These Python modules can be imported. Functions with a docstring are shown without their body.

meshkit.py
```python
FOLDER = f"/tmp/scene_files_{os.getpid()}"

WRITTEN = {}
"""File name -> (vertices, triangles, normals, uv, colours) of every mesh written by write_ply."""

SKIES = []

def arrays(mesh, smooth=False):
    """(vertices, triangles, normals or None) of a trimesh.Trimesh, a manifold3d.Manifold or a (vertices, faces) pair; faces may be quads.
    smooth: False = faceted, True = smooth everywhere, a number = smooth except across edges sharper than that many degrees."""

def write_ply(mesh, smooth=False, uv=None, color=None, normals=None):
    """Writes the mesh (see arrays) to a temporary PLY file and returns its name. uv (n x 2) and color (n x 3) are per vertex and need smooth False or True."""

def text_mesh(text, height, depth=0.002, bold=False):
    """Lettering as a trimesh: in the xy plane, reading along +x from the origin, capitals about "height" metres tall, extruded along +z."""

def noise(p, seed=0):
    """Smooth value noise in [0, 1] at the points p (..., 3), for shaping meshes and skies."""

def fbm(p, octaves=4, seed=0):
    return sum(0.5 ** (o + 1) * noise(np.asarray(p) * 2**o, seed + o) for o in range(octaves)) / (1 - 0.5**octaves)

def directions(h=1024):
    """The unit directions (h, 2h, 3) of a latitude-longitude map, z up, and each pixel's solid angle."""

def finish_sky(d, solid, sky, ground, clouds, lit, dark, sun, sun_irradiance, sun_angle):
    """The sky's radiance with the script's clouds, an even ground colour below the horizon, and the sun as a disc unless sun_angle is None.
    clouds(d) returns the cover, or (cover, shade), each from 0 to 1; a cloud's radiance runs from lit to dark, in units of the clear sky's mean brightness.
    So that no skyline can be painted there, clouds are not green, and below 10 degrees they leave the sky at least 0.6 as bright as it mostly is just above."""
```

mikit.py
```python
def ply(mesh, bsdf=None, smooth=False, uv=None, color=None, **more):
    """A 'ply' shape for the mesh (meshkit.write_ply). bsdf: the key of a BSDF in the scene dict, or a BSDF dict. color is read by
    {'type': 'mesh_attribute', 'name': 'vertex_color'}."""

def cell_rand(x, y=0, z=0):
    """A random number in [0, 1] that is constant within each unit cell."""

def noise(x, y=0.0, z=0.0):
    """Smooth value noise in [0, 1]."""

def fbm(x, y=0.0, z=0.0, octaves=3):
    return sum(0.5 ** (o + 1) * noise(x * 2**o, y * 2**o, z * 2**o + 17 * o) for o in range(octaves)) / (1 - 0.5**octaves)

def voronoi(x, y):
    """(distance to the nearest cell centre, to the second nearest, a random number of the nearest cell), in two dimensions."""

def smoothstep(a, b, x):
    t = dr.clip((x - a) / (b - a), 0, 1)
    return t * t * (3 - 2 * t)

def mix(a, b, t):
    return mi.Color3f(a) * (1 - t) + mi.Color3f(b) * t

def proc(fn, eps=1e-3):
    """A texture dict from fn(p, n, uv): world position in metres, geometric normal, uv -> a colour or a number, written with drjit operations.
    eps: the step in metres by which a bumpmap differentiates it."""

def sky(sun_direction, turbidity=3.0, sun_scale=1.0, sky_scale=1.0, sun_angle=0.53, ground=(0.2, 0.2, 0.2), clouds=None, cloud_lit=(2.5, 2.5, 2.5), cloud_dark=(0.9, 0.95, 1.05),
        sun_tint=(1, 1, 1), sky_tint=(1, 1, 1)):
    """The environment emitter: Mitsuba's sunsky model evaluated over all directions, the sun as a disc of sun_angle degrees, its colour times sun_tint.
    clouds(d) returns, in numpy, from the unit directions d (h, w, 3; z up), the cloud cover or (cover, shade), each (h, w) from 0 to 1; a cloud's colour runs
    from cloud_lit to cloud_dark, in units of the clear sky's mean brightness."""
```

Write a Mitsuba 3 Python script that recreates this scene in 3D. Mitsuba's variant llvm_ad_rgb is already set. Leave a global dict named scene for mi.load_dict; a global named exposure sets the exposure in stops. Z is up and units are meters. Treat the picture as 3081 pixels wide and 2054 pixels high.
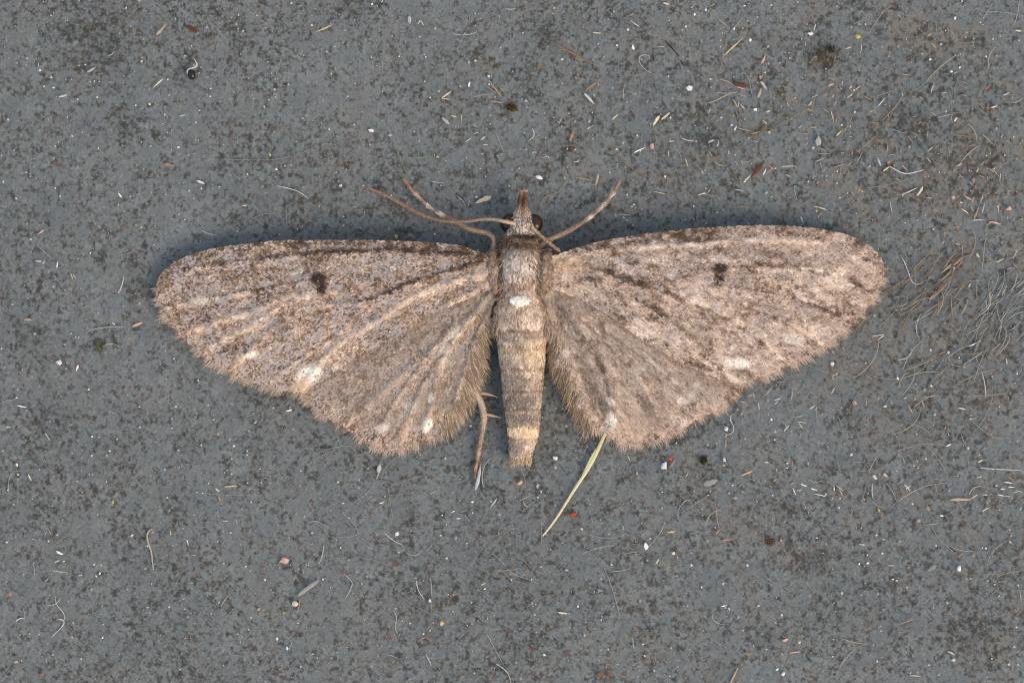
import math, re
import numpy as np, trimesh, mitsuba as mi, mikit, meshkit
import drjit as dr
from scipy.interpolate import CubicSpline, RBFInterpolator
from scipy.spatial import Delaunay, ConvexHull, cKDTree
import shapely
from mikit import noise, fbm, smoothstep, mix

# A macro subject: built 100 times enlarged (1 unit here = 1 cm of the place), because the renderer's
# ray offsets are larger than a moth's hair at true size.  K = units per photograph pixel on the ground.
K = 1e-3
CX, CY = 1540.5, 1027.0
DIST = 30.0                                                # camera height

scene, labels = {}, {}
# ------------------------------------------------------------------ camera, light, exposure
scene['camera'] = {'type': 'perspective', 'fov_axis': 'x', 'fov': 2 * math.degrees(math.atan(1.5405 / DIST)),
                   'near_clip': 0.5, 'far_clip': 400.0,
                   'to_world': mi.ScalarTransform4f().look_at(origin=[0, 0, DIST], target=[0, 0, 0], up=[0, 1, 0])}
scene['daylight'] = mikit.sky((0.85, -0.66, 0.95), turbidity=3, sun_scale=0.34, sun_angle=34, sky_scale=1.0, clouds=lambda d: 1.0,
                              cloud_lit=(1.33, 1.46, 1.63), sun_tint=(1.0, 0.885, 0.79))
exposure = 2.40

# ------------------------------------------------------------------ helpers
def lin(c):
    c = np.asarray(c, float) / 255.0
    return np.where(c <= 0.04045, c / 12.92, ((c + 0.055) / 1.055) ** 2.4)

def W(P):
    """photograph pixels on the ground + height in the same unit -> world"""
    P = np.asarray(P, float)
    s = 1 - P[..., 2] * K / DIST
    return np.stack([(P[..., 0] - CX) * K * s, -(P[..., 1] - CY) * K * s, P[..., 2] * K], -1)

def nz(x, y, f, seed=0, octv=3):
    return meshkit.fbm(np.stack([np.asarray(x) * f, np.asarray(y) * f, np.full(np.shape(x), 0.37)], -1), octv, seed)

scene['vertex_paint'] = {'type': 'twosided', 'bsdf': {'type': 'principled', 'base_color': {'type': 'mesh_attribute', 'name': 'vertex_color'}, 'roughness': 0.62, 'specular': 0.35}}
scene['scale_paint'] = {'type': 'twosided', 'bsdf': {'type': 'principled', 'base_color': {'type': 'mesh_attribute', 'name': 'vertex_color'}, 'roughness': 0.5, 'specular': 0.4, 'sheen': 0.3}}
scene['eye_gloss'] = {'type': 'principled', 'base_color': {'type': 'mesh_attribute', 'name': 'vertex_color'}, 'roughness': 0.25, 'specular': 0.5}

def add(key, V, F, C, bsdf='vertex_paint', smooth=True):
    """one entry: pixel-space vertices V, faces F, linear colours C"""
    k, n = key, 1
    while k in scene:
        k = f'{key}_{n:03d}'; n += 1
    V, F = np.asarray(V, float), np.asarray(F, int)
    C = np.broadcast_to(np.asarray(C, float), V.shape)
    m = trimesh.Trimesh(W(V), F[:, ::-1], process=False)
    scene[k] = mikit.ply(m, bsdf, smooth=smooth, color=np.clip(C, 0.002, 0.95))
    return k

class Acc:
    def __init__(s): s.V, s.F, s.C, s.n = [], [], [], 0
    def put(s, V, F, C):
        V = np.asarray(V, float)
        s.V.append(V); s.F.append(np.asarray(F, int) + s.n); s.C.append(np.broadcast_to(np.asarray(C, float), V.shape)); s.n += len(V)
    def out(s): return np.vstack(s.V), np.vstack(s.F), np.vstack(s.C)

def tube(pts, rad, sides=6, n=None, flat=1.0):
    """smooth tapered tube through pts (px,py,z); rad per control point; flat scales the thickness in z"""
    pts = np.asarray(pts, float)
    t = np.r_[0, np.cumsum(np.linalg.norm(np.diff(pts, axis=0), axis=1))]
    n = n or int(max(4, min(40, t[-1] / 7)))
    u = np.linspace(0, t[-1], n)
    p = CubicSpline(t, pts)(u) if len(pts) > 2 else np.stack([np.interp(u, t, pts[:, k]) for k in range(3)], 1)
    r = np.interp(u, np.linspace(0, t[-1], len(rad)), rad)
    d = np.gradient(p, axis=0); d /= np.linalg.norm(d, axis=1, keepdims=True) + 1e-9
    a = np.cross(d, [0, 0, 1.0]); l = np.linalg.norm(a, axis=1, keepdims=True)
    a = np.where(l > 1e-3, a / np.maximum(l, 1e-9), [1.0, 0, 0]); b = np.cross(d, a)
    ang = np.arange(sides) * 2 * np.pi / sides
    V = p[:, None] + r[:, None, None] * (np.cos(ang)[None, :, None] * a[:, None] + flat * np.sin(ang)[None, :, None] * b[:, None])
    i, j = np.meshgrid(np.arange(n - 1), np.arange(sides), indexing='ij')
    q = np.stack([i * sides + j, i * sides + (j + 1) % sides, (i + 1) * sides + (j + 1) % sides, (i + 1) * sides + j], -1).reshape(-1, 4)
    F = [q[:, [0, 1, 2]], q[:, [0, 2, 3]]]
    V = V.reshape(-1, 3)
    V = np.vstack([V, p[0], p[-1]]); c0, c1 = n * sides, n * sides + 1
    k = np.arange(sides)
    F.append(np.stack([(k + 1) % sides, k, k * 0 + c0], 1)); F.append(np.stack([(n - 1) * sides + k, (n - 1) * sides + (k + 1) % sides, k * 0 + c1], 1))
    s = np.r_[np.repeat(np.linspace(0, 1, n), sides), 0, 1]
    return V, np.vstack(F), s

def hairs(P, D, L, R, B, C0, C1):
    """many tapered hairs at once: root, unit direction, length, radius, bend vector (at the tip), colours root -> tip"""
    P, D = np.asarray(P, float), np.asarray(D, float)
    m = len(P); L = np.broadcast_to(L, m); R = np.broadcast_to(R, m)
    s = np.array([0, .35, .7, 1.0]); taper = np.array([1, .85, .6, .12])
    pts = P[:, None] + D[:, None] * (L[:, None] * s)[..., None] + np.asarray(B)[:, None] * (s ** 2)[None, :, None]
    a = np.cross(D, [0, 0, 1.0]); l = np.linalg.norm(a, axis=1, keepdims=True); a = np.where(l > 1e-3, a / np.maximum(l, 1e-9), [1.0, 0, 0]); b = np.cross(D, a)
    ang = np.arange(3) * 2 * np.pi / 3
    ring = np.cos(ang)[None, :, None] * a[:, None] + np.sin(ang)[None, :, None] * b[:, None]
    V = pts[:, :, None] + ring[:, None] * (R[:, None] * taper)[:, :, None, None]
    q = np.array([[i * 3 + j, i * 3 + (j + 1) % 3, (i + 1) * 3 + (j + 1) % 3, (i + 1) * 3 + j] for i in range(3) for j in range(3)])
    f = np.vstack([q[:, [0, 1, 2]], q[:, [0, 2, 3]]])
    F = (np.arange(m)[:, None, None] * 12 + f[None]).reshape(-1, 3)
    C = np.asarray(C0)[:, None] * (1 - s)[None, :, None] + np.asarray(C1)[:, None] * s[None, :, None]
    return V.reshape(-1, 3), F, np.repeat(C, 3, axis=1).reshape(-1, 3)

def flakes(P, D, N, L, Wd, lift, roll, C):
    """many wedge-shaped scales: root P, direction D in the surface, normal N, lift = tip angle, roll about D"""
    m = len(P); L = np.broadcast_to(L, m)[:, None]; Wd = np.broadcast_to(Wd, m)[:, None]
    S = np.cross(N, D)
    S = S * np.cos(roll)[:, None] + N * np.sin(roll)[:, None]
    U = np.cross(D, S)
    D2 = D * np.cos(lift)[:, None] + U * np.sin(lift)[:, None]
    mid = P + D2 * L * .62 + U * .05 * L
    tip = P + D2 * L
    V = np.stack([P - S * Wd * .16, P + S * Wd * .16, mid + S * Wd * .5, mid - S * Wd * .5, tip + S * Wd * .30, tip - S * Wd * .30], 1)
    f = np.array([[0, 1, 2], [0, 2, 3], [3, 2, 4], [3, 4, 5]])
    F = (np.arange(m)[:, None, None] * 6 + f[None]).reshape(-1, 3)
    return V.reshape(-1, 3), F, np.repeat(C, 6, axis=0)

def unit(v): return v / (np.linalg.norm(v, axis=-1, keepdims=True) + 1e-12)

def spline(pts, step=4.0):
    pts = np.asarray(pts, float)
    t = np.r_[0, np.cumsum(np.linalg.norm(np.diff(pts, axis=0), axis=1))]
    u = np.linspace(0, t[-1], max(3, int(t[-1] / step)))
    from scipy.interpolate import PchipInterpolator
    return PchipInterpolator(t, pts)(u)

# ------------------------------------------------------------------ the surface (setting)
STAINS = [(300, 130, 95), (570, 210, 45), (700, 85, 30), (380, 370, 40), (1640, 105, 45), (2490, 165, 60), (150, 1270, 60), (420, 880, 40), (2365, 1535, 40), (2900, 1900, 70), (2560, 1250, 40),
          (1225, 1540, 30), (2960, 490, 55), (2750, 380, 60), (1590, 255, 40), (2130, 420, 45), (90, 1010, 40), (560, 1330, 45), (1000, 560, 35), (2460, 1680, 45), (2300, 1930, 45), (1080, 20, 60), (1690, 440, 60)]

def gx(p): return p.x / K + CX, CY - p.y / K

def LC(c): return [float(v) for v in lin(c)]

def ground_colour(p, n, uv):
    x, y = p.x, p.y
    X, Y = gx(p)
    big = fbm(x * 4.0 + 3, y * 4.0 + 9, 1.5, 3)
    n1 = fbm(x * 20 + 11, y * 20 + 5, 2.5, 2)
    n2 = fbm(x * 66 + 40, y * 66 + 7, 5.5, 3)
    n3 = fbm(x * 140 + 90, y * 140 + 3, 7.5, 2)
    st = mi.Float(0)
    for (sx, sy, r) in STAINS:
        st = dr.maximum(st, dr.exp(-(dr.square(X - sx) + dr.square(Y - sy)) / (r * r)))
    right = smoothstep(700.0, 3000.0, X) * .5 + smoothstep(1900.0, 3000.0, X) * smoothstep(1500.0, 200.0, Y) * .5
    grey = mix(LC((101, 110, 116)), LC((127, 135, 140)), smoothstep(.30, .70, .5 * n1 + .5 * n2))
    warm = fbm(x * 11 + 70, y * 11 + 31, 3.5, 4)
    grey = mix(grey, LC((124, 117, 108)), smoothstep(.40, .75, warm) * (.20 + .50 * right))
    # dark lichen speckle: small soft dots that crowd together in places
    n4 = noise(x * 250 + 17, y * 250 + 29, 4.4)
    d = .58 * n2 + .32 * n3 + .10 * n4 + .20 * (n1 - .5) + .13 * (big - .5) + .08 * st
    m = smoothstep(.38, .70, d)
    dark = mix(LC((50, 55, 56)), LC((62, 58, 52)), smoothstep(.42, .66, fbm(x * 40 + 7, y * 40 + 60, 9.5, 2)))
    c = mix(grey, dark, m * .95)
    # rusty dots
    r1 = noise(x * 70 + 5, y * 70 + 15, 1.2)
    c = mix(c, LC((100, 62, 42)), smoothstep(.84, .95, r1) * smoothstep(.5, .62, fbm(x * 8 + 1, y * 8 + 2, 4.2, 2) + .1 * right) * .7)
    # pale mineral speck and fine grain
    c = mix(c, LC((164, 170, 172)), smoothstep(.80, .95, noise(x * 190 + 50, y * 190 + 5, 8.2)) * .40)
    g = noise(x * 230, y * 230, 3.3)
    return c * (.88 + .24 * g)

scene['ground_paint'] = {'type': 'principled', 'base_color': mikit.proc(ground_colour), 'roughness': 0.72, 'specular': 0.3}

def graded(half, step, far):
    inner = np.arange(-half, half + step / 2, step)
    out, s, x = [], step, half
    while x < far:
        s *= 1.35; x += s; out.append(x)
    return np.r_[-np.array(out[::-1]), inner, out]

gxs, gys = graded(1.72, .0052, 40), graded(1.22, .0052, 40)
X, Y = np.meshgrid(gxs, gys)
near = (np.abs(X) < 2.2) & (np.abs(Y) < 1.7)
Z = np.where(near, .0030 * (nz(X, Y, 24, 3, 3) - .5) + .0062 * (nz(X, Y, 70, 4, 3) - .5), 0) - .0055
h, w = X.shape
i, j = np.meshgrid(np.arange(h - 1), np.arange(w - 1), indexing='ij')
q = np.stack([i * w + j, i * w + j + 1, (i + 1) * w + j + 1, (i + 1) * w + j], -1).reshape(-1, 4)
scene['ground'] = mikit.ply((np.stack([X, Y, Z], -1).reshape(-1, 3), q), 'ground_paint', smooth=True)
labels['ground'] = {'label': 'weathered slate grey stone surface with dark speckles under everything', 'category': 'stone surface', 'kind': 'structure'}

# ------------------------------------------------------------------ the moth: wings
FW_L = dict(costa=[(1492, 772), (1440, 757), (1390, 741), (1320, 731), (1200, 725), (1050, 722), (900, 722), (780, 729), (680, 741), (600, 759), (540, 781), (502, 806), (479, 835), (471, 865)],
            outer=[(471, 865), (476, 893), (487, 922), (510, 965), (545, 1008), (578, 1040), (622, 1074), (680, 1112), (740, 1140), (800, 1160), (870, 1176), (918, 1186)],
            inner=[(918, 1186), (965, 1150), (1050, 1090), (1180, 1020), (1330, 930), (1450, 880), (1500, 860)])
HW_L = dict(costa=[(1495, 830), (1350, 880), (1150, 980), (960, 1090), (905, 1165)],
            outer=[(905, 1165), (938, 1212), (985, 1252), (1030, 1281), (1075, 1306), (1115, 1328), (1152, 1346), (1190, 1352), (1240, 1337), (1290, 1320), (1335, 1298)],
            inner=[(1335, 1298), (1372, 1262), (1400, 1225), (1420, 1190), (1438, 1140), (1450, 1090), (1458, 1040), (1466, 990), (1480, 930), (1495, 890)])
FW_R = dict(costa=[(1640, 776), (1672, 768), (1724, 749), (1799, 728), (1898, 710), (1998, 697), (2097, 687), (2197, 681), (2296, 678), (2396, 682), (2495, 693), (2570, 714), (2622, 744), (2650, 775), (2660, 804)],
            outer=[(2660, 804), (2650, 845), (2630, 889), (2595, 940), (2550, 983), (2500, 1022), (2450, 1056), (2390, 1090), (2320, 1122), (2270, 1142), (2220, 1155)],
            inner=[(2220, 1155), (2130, 1125), (2030, 1080), (1910, 1005), (1800, 930), (1700, 880), (1630, 860)])
HW_R = dict(costa=[(1630, 830), (1760, 880), (1950, 980), (2130, 1080), (2222, 1150)],
            outer=[(2222, 1150), (2212, 1180), (2190, 1203), (2145, 1236), (2087, 1266), (2023, 1301), (1948, 1326), (1898, 1335), (1862, 1333), (1842, 1318), (1828, 1300), (1800, 1296), (1772, 1290)],
            inner=[(1772, 1290), (1748, 1262), (1730, 1220), (1712, 1180), (1690, 1145), (1670, 1100), (1660, 1040), (1655, 980), (1640, 920), (1628, 890)])

VEINS_L = [  # points, ridge height, width, tone: -1 dark dashes, 1 pale, 0 mixed
    ([(1470, 778), (1300, 762), (1150, 758), (1000, 762), (850, 775), (700, 792), (560, 812)], 7, 9, -.4),
    ([(1010, 835), (880, 858), (750, 882), (600, 905), (500, 930)], 5, 12, .3),
    ([(990, 868), (928, 877), (840, 905), (740, 945), (640, 975), (569, 1000)], 8, 13, .8),
    ([(1010, 880), (930, 893), (841, 926), (765, 980), (669, 1025), (621, 1056)], 9, 13, .7),
    ([(1440, 795), (1350, 820), (1250, 850), (1150, 893), (1085, 913)], 11, 10, 0),
    ([(1085, 913), (951, 926), (851, 968), (790, 1020), (740, 1070), (703, 1108)], 9, 12, .4),
    ([(1085, 913), (1066, 950), (1045, 978), (985, 1030), (900, 1085), (820, 1145)], 5, 11, .3),
    ([(1485, 815), (1340, 858), (1239, 898), (1170, 945), (1100, 990), (1018, 1042), (965, 1095), (912, 1168)], 11, 13, .9),
    ([(1480, 850), (1400, 890), (1325, 935), (1243, 994), (1172, 1037)], 9, 12, .8)]
VEINS_LH = [
    ([(1480, 880), (1400, 980), (1350, 1050), (1322, 1130), (1304, 1210), (1280, 1290)], 9, 11, .9),
    ([(1485, 900), (1438, 1010), (1400, 1110), (1370, 1210)], 8, 11, .3),
    ([(1420, 950), (1320, 1040), (1200, 1140), (1100, 1230), (1040, 1280)], 6, 14, .5),
    ([(1380, 960), (1270, 1100), (1190, 1210), (1130, 1325)], 6, 13, .3),
    ([(1440, 940), (1340, 1060), (1260, 1190), (1210, 1330)], 6, 13, .2)]
VEINS_R = [
    ([(1680, 790), (1800, 757), (1900, 747), (2050, 737), (2200, 726), (2350, 724), (2480, 735)], 7, 9, .5),
    ([(1700, 792), (1780, 800), (1839, 819), (1898, 846), (1978, 864), (2048, 899)], 7, 10, -.30),
    ([(1920, 900), (1958, 918), (1998, 945), (2050, 980)], 4, 9, -.35),
    ([(2080, 905), (2200, 960), (2300, 1030), (2360, 1085)], 3, 14, .3),
    ([(2140, 880), (2280, 930), (2420, 1000), (2470, 1035)], 3, 14, .3),
    ([(2150, 850), (2300, 870), (2460, 915), (2560, 965)], 3, 14, .1),
    ([(2150, 800), (2320, 795), (2500, 825), (2620, 870)], 3, 14, 0),
    ([(1690, 830), (1800, 890), (1950, 990), (2100, 1075), (2210, 1140)], 5, 14, .4)]
VEINS_RH = [
    ([(1665, 900), (1705, 1000), (1760, 1140), (1815, 1270)], -16, 20, -.1),
    ([(1680, 910), (1750, 1000), (1815, 1110), (1850, 1230)], 8, 12, -.3),
    ([(1720, 930), (1830, 1030), (1930, 1150), (1990, 1290)], 4, 14, .3),
    ([(1740, 930), (1880, 1030), (2020, 1140), (2100, 1230)], 4, 14, .2)]

def seg_dist(P, line):
    line = spline(line, 5.0)
    d, k = cKDTree(line).query(P)
    t = np.gradient(line, axis=0)
    side = np.sign(t[k, 0] * (P[:, 1] - line[k, 1]) - t[k, 1] * (P[:, 0] - line[k, 0]))
    return d, k * 5.0, side

Z_FL = [(1500, 800, 112), (1480, 870, 104), (1350, 735, 104), (1200, 725, 92), (900, 722, 72), (600, 760, 48), (471, 865, 26), (545, 1008, 20), (622, 1074, 20), (740, 1140, 22), (918, 1186, 26), (1200, 860, 112), (900, 880, 84), (700, 920, 56), (1180, 1010, 74), (1350, 920, 92), (1050, 1085, 50)]
Z_HL = [(1495, 880, 80), (1150, 980, 55), (960, 1090, 24), (905, 1165, 14), (1030, 1281, 10), (1190, 1352, 9), (1290, 1320, 12), (1372, 1262, 26), (1420, 1190, 38), (1458, 1040, 54), (1250, 1150, 44), (1350, 1050, 58), (1100, 1180, 28)]
Z_FR = [(1630, 800, 112), (1650, 870, 104), (1780, 735, 104), (1900, 710, 96), (2200, 682, 78), (2500, 694, 52), (2660, 804, 26), (2595, 940, 20), (2450, 1056, 20), (2270, 1142, 24), (2220, 1155, 26), (1900, 850, 112), (2200, 850, 84), (2450, 880, 50), (1910, 1000, 76), (1750, 900, 98), (2080, 1095, 48)]
Z_HR = [(1628, 880, 80), (1950, 980, 58), (2130, 1080, 28), (2222, 1150, 14), (2087, 1266, 9), (1898, 1335, 9), (1828, 1300, 14), (1772, 1290, 20), (1690, 1145, 40), (1660, 1040, 54), (1850, 1150, 44), (1780, 1020, 62), (2000, 1180, 30)]

def height_fn(ctrl, veins, seed):
    c = np.asarray(ctrl, float)
    rbf = RBFInterpolator(c[:, :2], c[:, 2], smoothing=4.0, kernel='thin_plate_spline')
    def f(P):
        P = np.asarray(P, float)
        z = rbf(P)
        for line, amp, wd, tone in veins:
            d, t, s = seg_dist(P, line)
            z = z + .78 * amp * np.exp(-(d / wd) ** 2)
        return z + 5 * (nz(P[:, 0], P[:, 1], 1 / 60, seed, 2) - .5) + 2.5 * (nz(P[:, 0], P[:, 1], 1 / 18, seed + 1, 2) - .5)
    return f

hFL, hFR = height_fn(Z_FL, VEINS_L, 21), height_fn(Z_FR, VEINS_R, 22)
_hl, _hr = height_fn(Z_HL, VEINS_LH, 23), height_fn(Z_HR, VEINS_RH, 24)

def outline(wg):
    pts = []
    for part in ('costa', 'outer', 'inner'):
        pts.append(spline(wg[part], 7.0)[:-1])
    return np.vstack(pts)

POLY = {k: shapely.Polygon(outline(v)).buffer(0) for k, v in dict(FL=FW_L, HL=HW_L, FR=FW_R, HR=HW_R).items()}

def under(h_lo, h_up, key):
    def f(P):
        z = h_lo(P)
        ins = shapely.distance(POLY[key], shapely.points(P))
        cap = h_up(P) - 13 + ins * .9
        return np.maximum(np.where(ins < 40, np.minimum(z, cap), z), 5)
    return f
hHL, hHR = under(_hl, hFL, 'FL'), under(_hr, hFR, 'FR')

def membrane(key, hf, col):
    poly = POLY[key]
    b = np.asarray(poly.exterior.coords)[:-1]
    x0, y0, x1, y1 = poly.bounds
    g = np.stack(np.meshgrid(np.arange(x0, x1, 7.0), np.arange(y0, y1, 7.0)), -1).reshape(-1, 2)
    g = g[shapely.contains_xy(poly.buffer(-4), g[:, 0], g[:, 1])]
    P = np.vstack([b, g]); nb = len(b)
    tri = Delaunay(P).simplices
    cen = P[tri].mean(1)
    tri = tri[shapely.contains_xy(poly, cen[:, 0], cen[:, 1])]
    e1, e2 = P[tri[:, 1]] - P[tri[:, 0]], P[tri[:, 2]] - P[tri[:, 0]]
    neg = e1[:, 0] * e2[:, 1] - e1[:, 1] * e2[:, 0] < 0
    tri[neg] = tri[neg][:, ::-1]
    z = np.maximum(hf(P), 4)
    top, bot = np.c_[P, z], np.c_[P, z - 2.2]
    k = np.arange(nb); k2 = (k + 1) % nb; n = len(P)
    side = np.vstack([np.stack([k, k2, k2 + n], 1), np.stack([k, k2 + n, k + n], 1)])
    return np.vstack([top, bot]), np.vstack([tri, tri[:, ::-1] + n, side]), col

STOPS = np.array([0, .22, .45, .66, .84, 1.0])
PAL = lin([(65, 50, 39), (105, 86, 72), (147, 127, 113), (180, 162, 149), (207, 190, 176), (233, 222, 210)])

def palette(t):
    return np.stack([np.interp(t, STOPS, PAL[:, k]) for k in range(3)], -1)

def blend(C, m, colour):
    m = np.clip(m, 0, 1)[:, None]
    return C * (1 - m) + lin(colour) * m

def blob(P, x, y, rx, ry, ang=0.0, seed=5, edge=.35):
    a = math.radians(ang); dx, dy = P[:, 0] - x, P[:, 1] - y
    u, v = (dx * math.cos(a) + dy * math.sin(a)) / rx, (-dx * math.sin(a) + dy * math.cos(a)) / ry
    r = np.sqrt(u * u + v * v) - .12 + .55 * (nz(P[:, 0], P[:, 1], 1 / 12, seed, 2) - .5)
    return np.clip((1 + edge - r) / (2 * edge), 0, 1)

SPOTS = {
    'FL': [('d', 962, 840, 21, 18, 0, 1.25), ('d', 970, 866, 15, 18, 0, 1.2), ('d', 935, 815, 40, 12, -20, .45), ('w', 930, 1127, 36, 22, -22), ('p', 908, 1158, 30, 16, -50), ('w', 760, 1066, 20, 8, -15, .9), ('p', 722, 1086, 26, 9, -40, .7),
           ('d', 845, 985, 40, 12, -25, .45), ('d', 1180, 745, 60, 12, 5, .5), ('d', 1010, 752, 50, 9, 0, .5), ('d', 1330, 755, 40, 10, 10, .45), ('d', 700, 1040, 40, 12, -30, .4), ('w', 898, 818, 20, 8, -25, .6), ('w', 600, 905, 30, 12, -15, .45), ('p', 1480, 830, 40, 30, 0, .5)],
    'HL': [('w', 1287, 1276, 13, 20, 10), ('w', 1152, 1284, 22, 13, -20, .5), ('w', 1370, 999, 22, 7, -55, .8), ('w', 1337, 1047, 20, 7, -60, .7), ('w', 1440, 1050, 8, 15, 10, .8), ('w', 1300, 1195, 9, 14, 10, .7), ('p', 1222, 1290, 12, 40, 20, .6), ('d', 1313, 1180, 9, 50, 15, .45), ('w', 1240, 1220, 20, 16, 0, .3)],
    'FR': [('d', 2162, 806, 19, 14, 10, 1.25), ('d', 2160, 840, 13, 19, -5, 1.2), ('d', 2120, 810, 40, 8, 5, .45), ('w', 2219, 1092, 32, 15, -4), ('d', 2232, 1122, 34, 16, 15, .55), ('w', 2386, 1018, 26, 14, 0, .55), ('d', 2025, 886, 30, 5, 30, .85), ('d', 1885, 834, 20, 6, 25, .7), ('d', 2110, 722, 60, 8, -3, .7), ('d', 2230, 735, 50, 9, 0, .35), ('d', 2190, 762, 50, 9, 20, .45), ('d', 2300, 765, 90, 10, 10, .3),
           ('d', 2100, 1000, 34, 22, 0, .4), ('d', 2290, 925, 40, 14, 10, .45), ('d', 2330, 830, 50, 9, 8, .3), ('p', 1695, 795, 60, 26, 0, .55), ('p', 2150, 878, 34, 12, -30, .35), ('d', 2440, 1040, 24, 9, 20, .4), ('d', 1830, 940, 60, 12, 20, .35), ('w', 2520, 850, 36, 14, 10, .35), ('p', 1695, 885, 30, 14, 30, .7)],
    'HR': [('w', 1838, 1264, 15, 22, -10), ('w', 1839, 1207, 8, 14, -20, .6), ('w', 2063, 1197, 26, 14, -20, .4), ('d', 1795, 1180, 14, 90, -22, .4), ('w', 1697, 1060, 14, 10, 0, .45), ('w', 1740, 1225, 9, 12, 0, .6), ('p', 1900, 1290, 60, 30, -10, .35), ('d', 1722, 1250, 22, 40, -20, .4)]}

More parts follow.
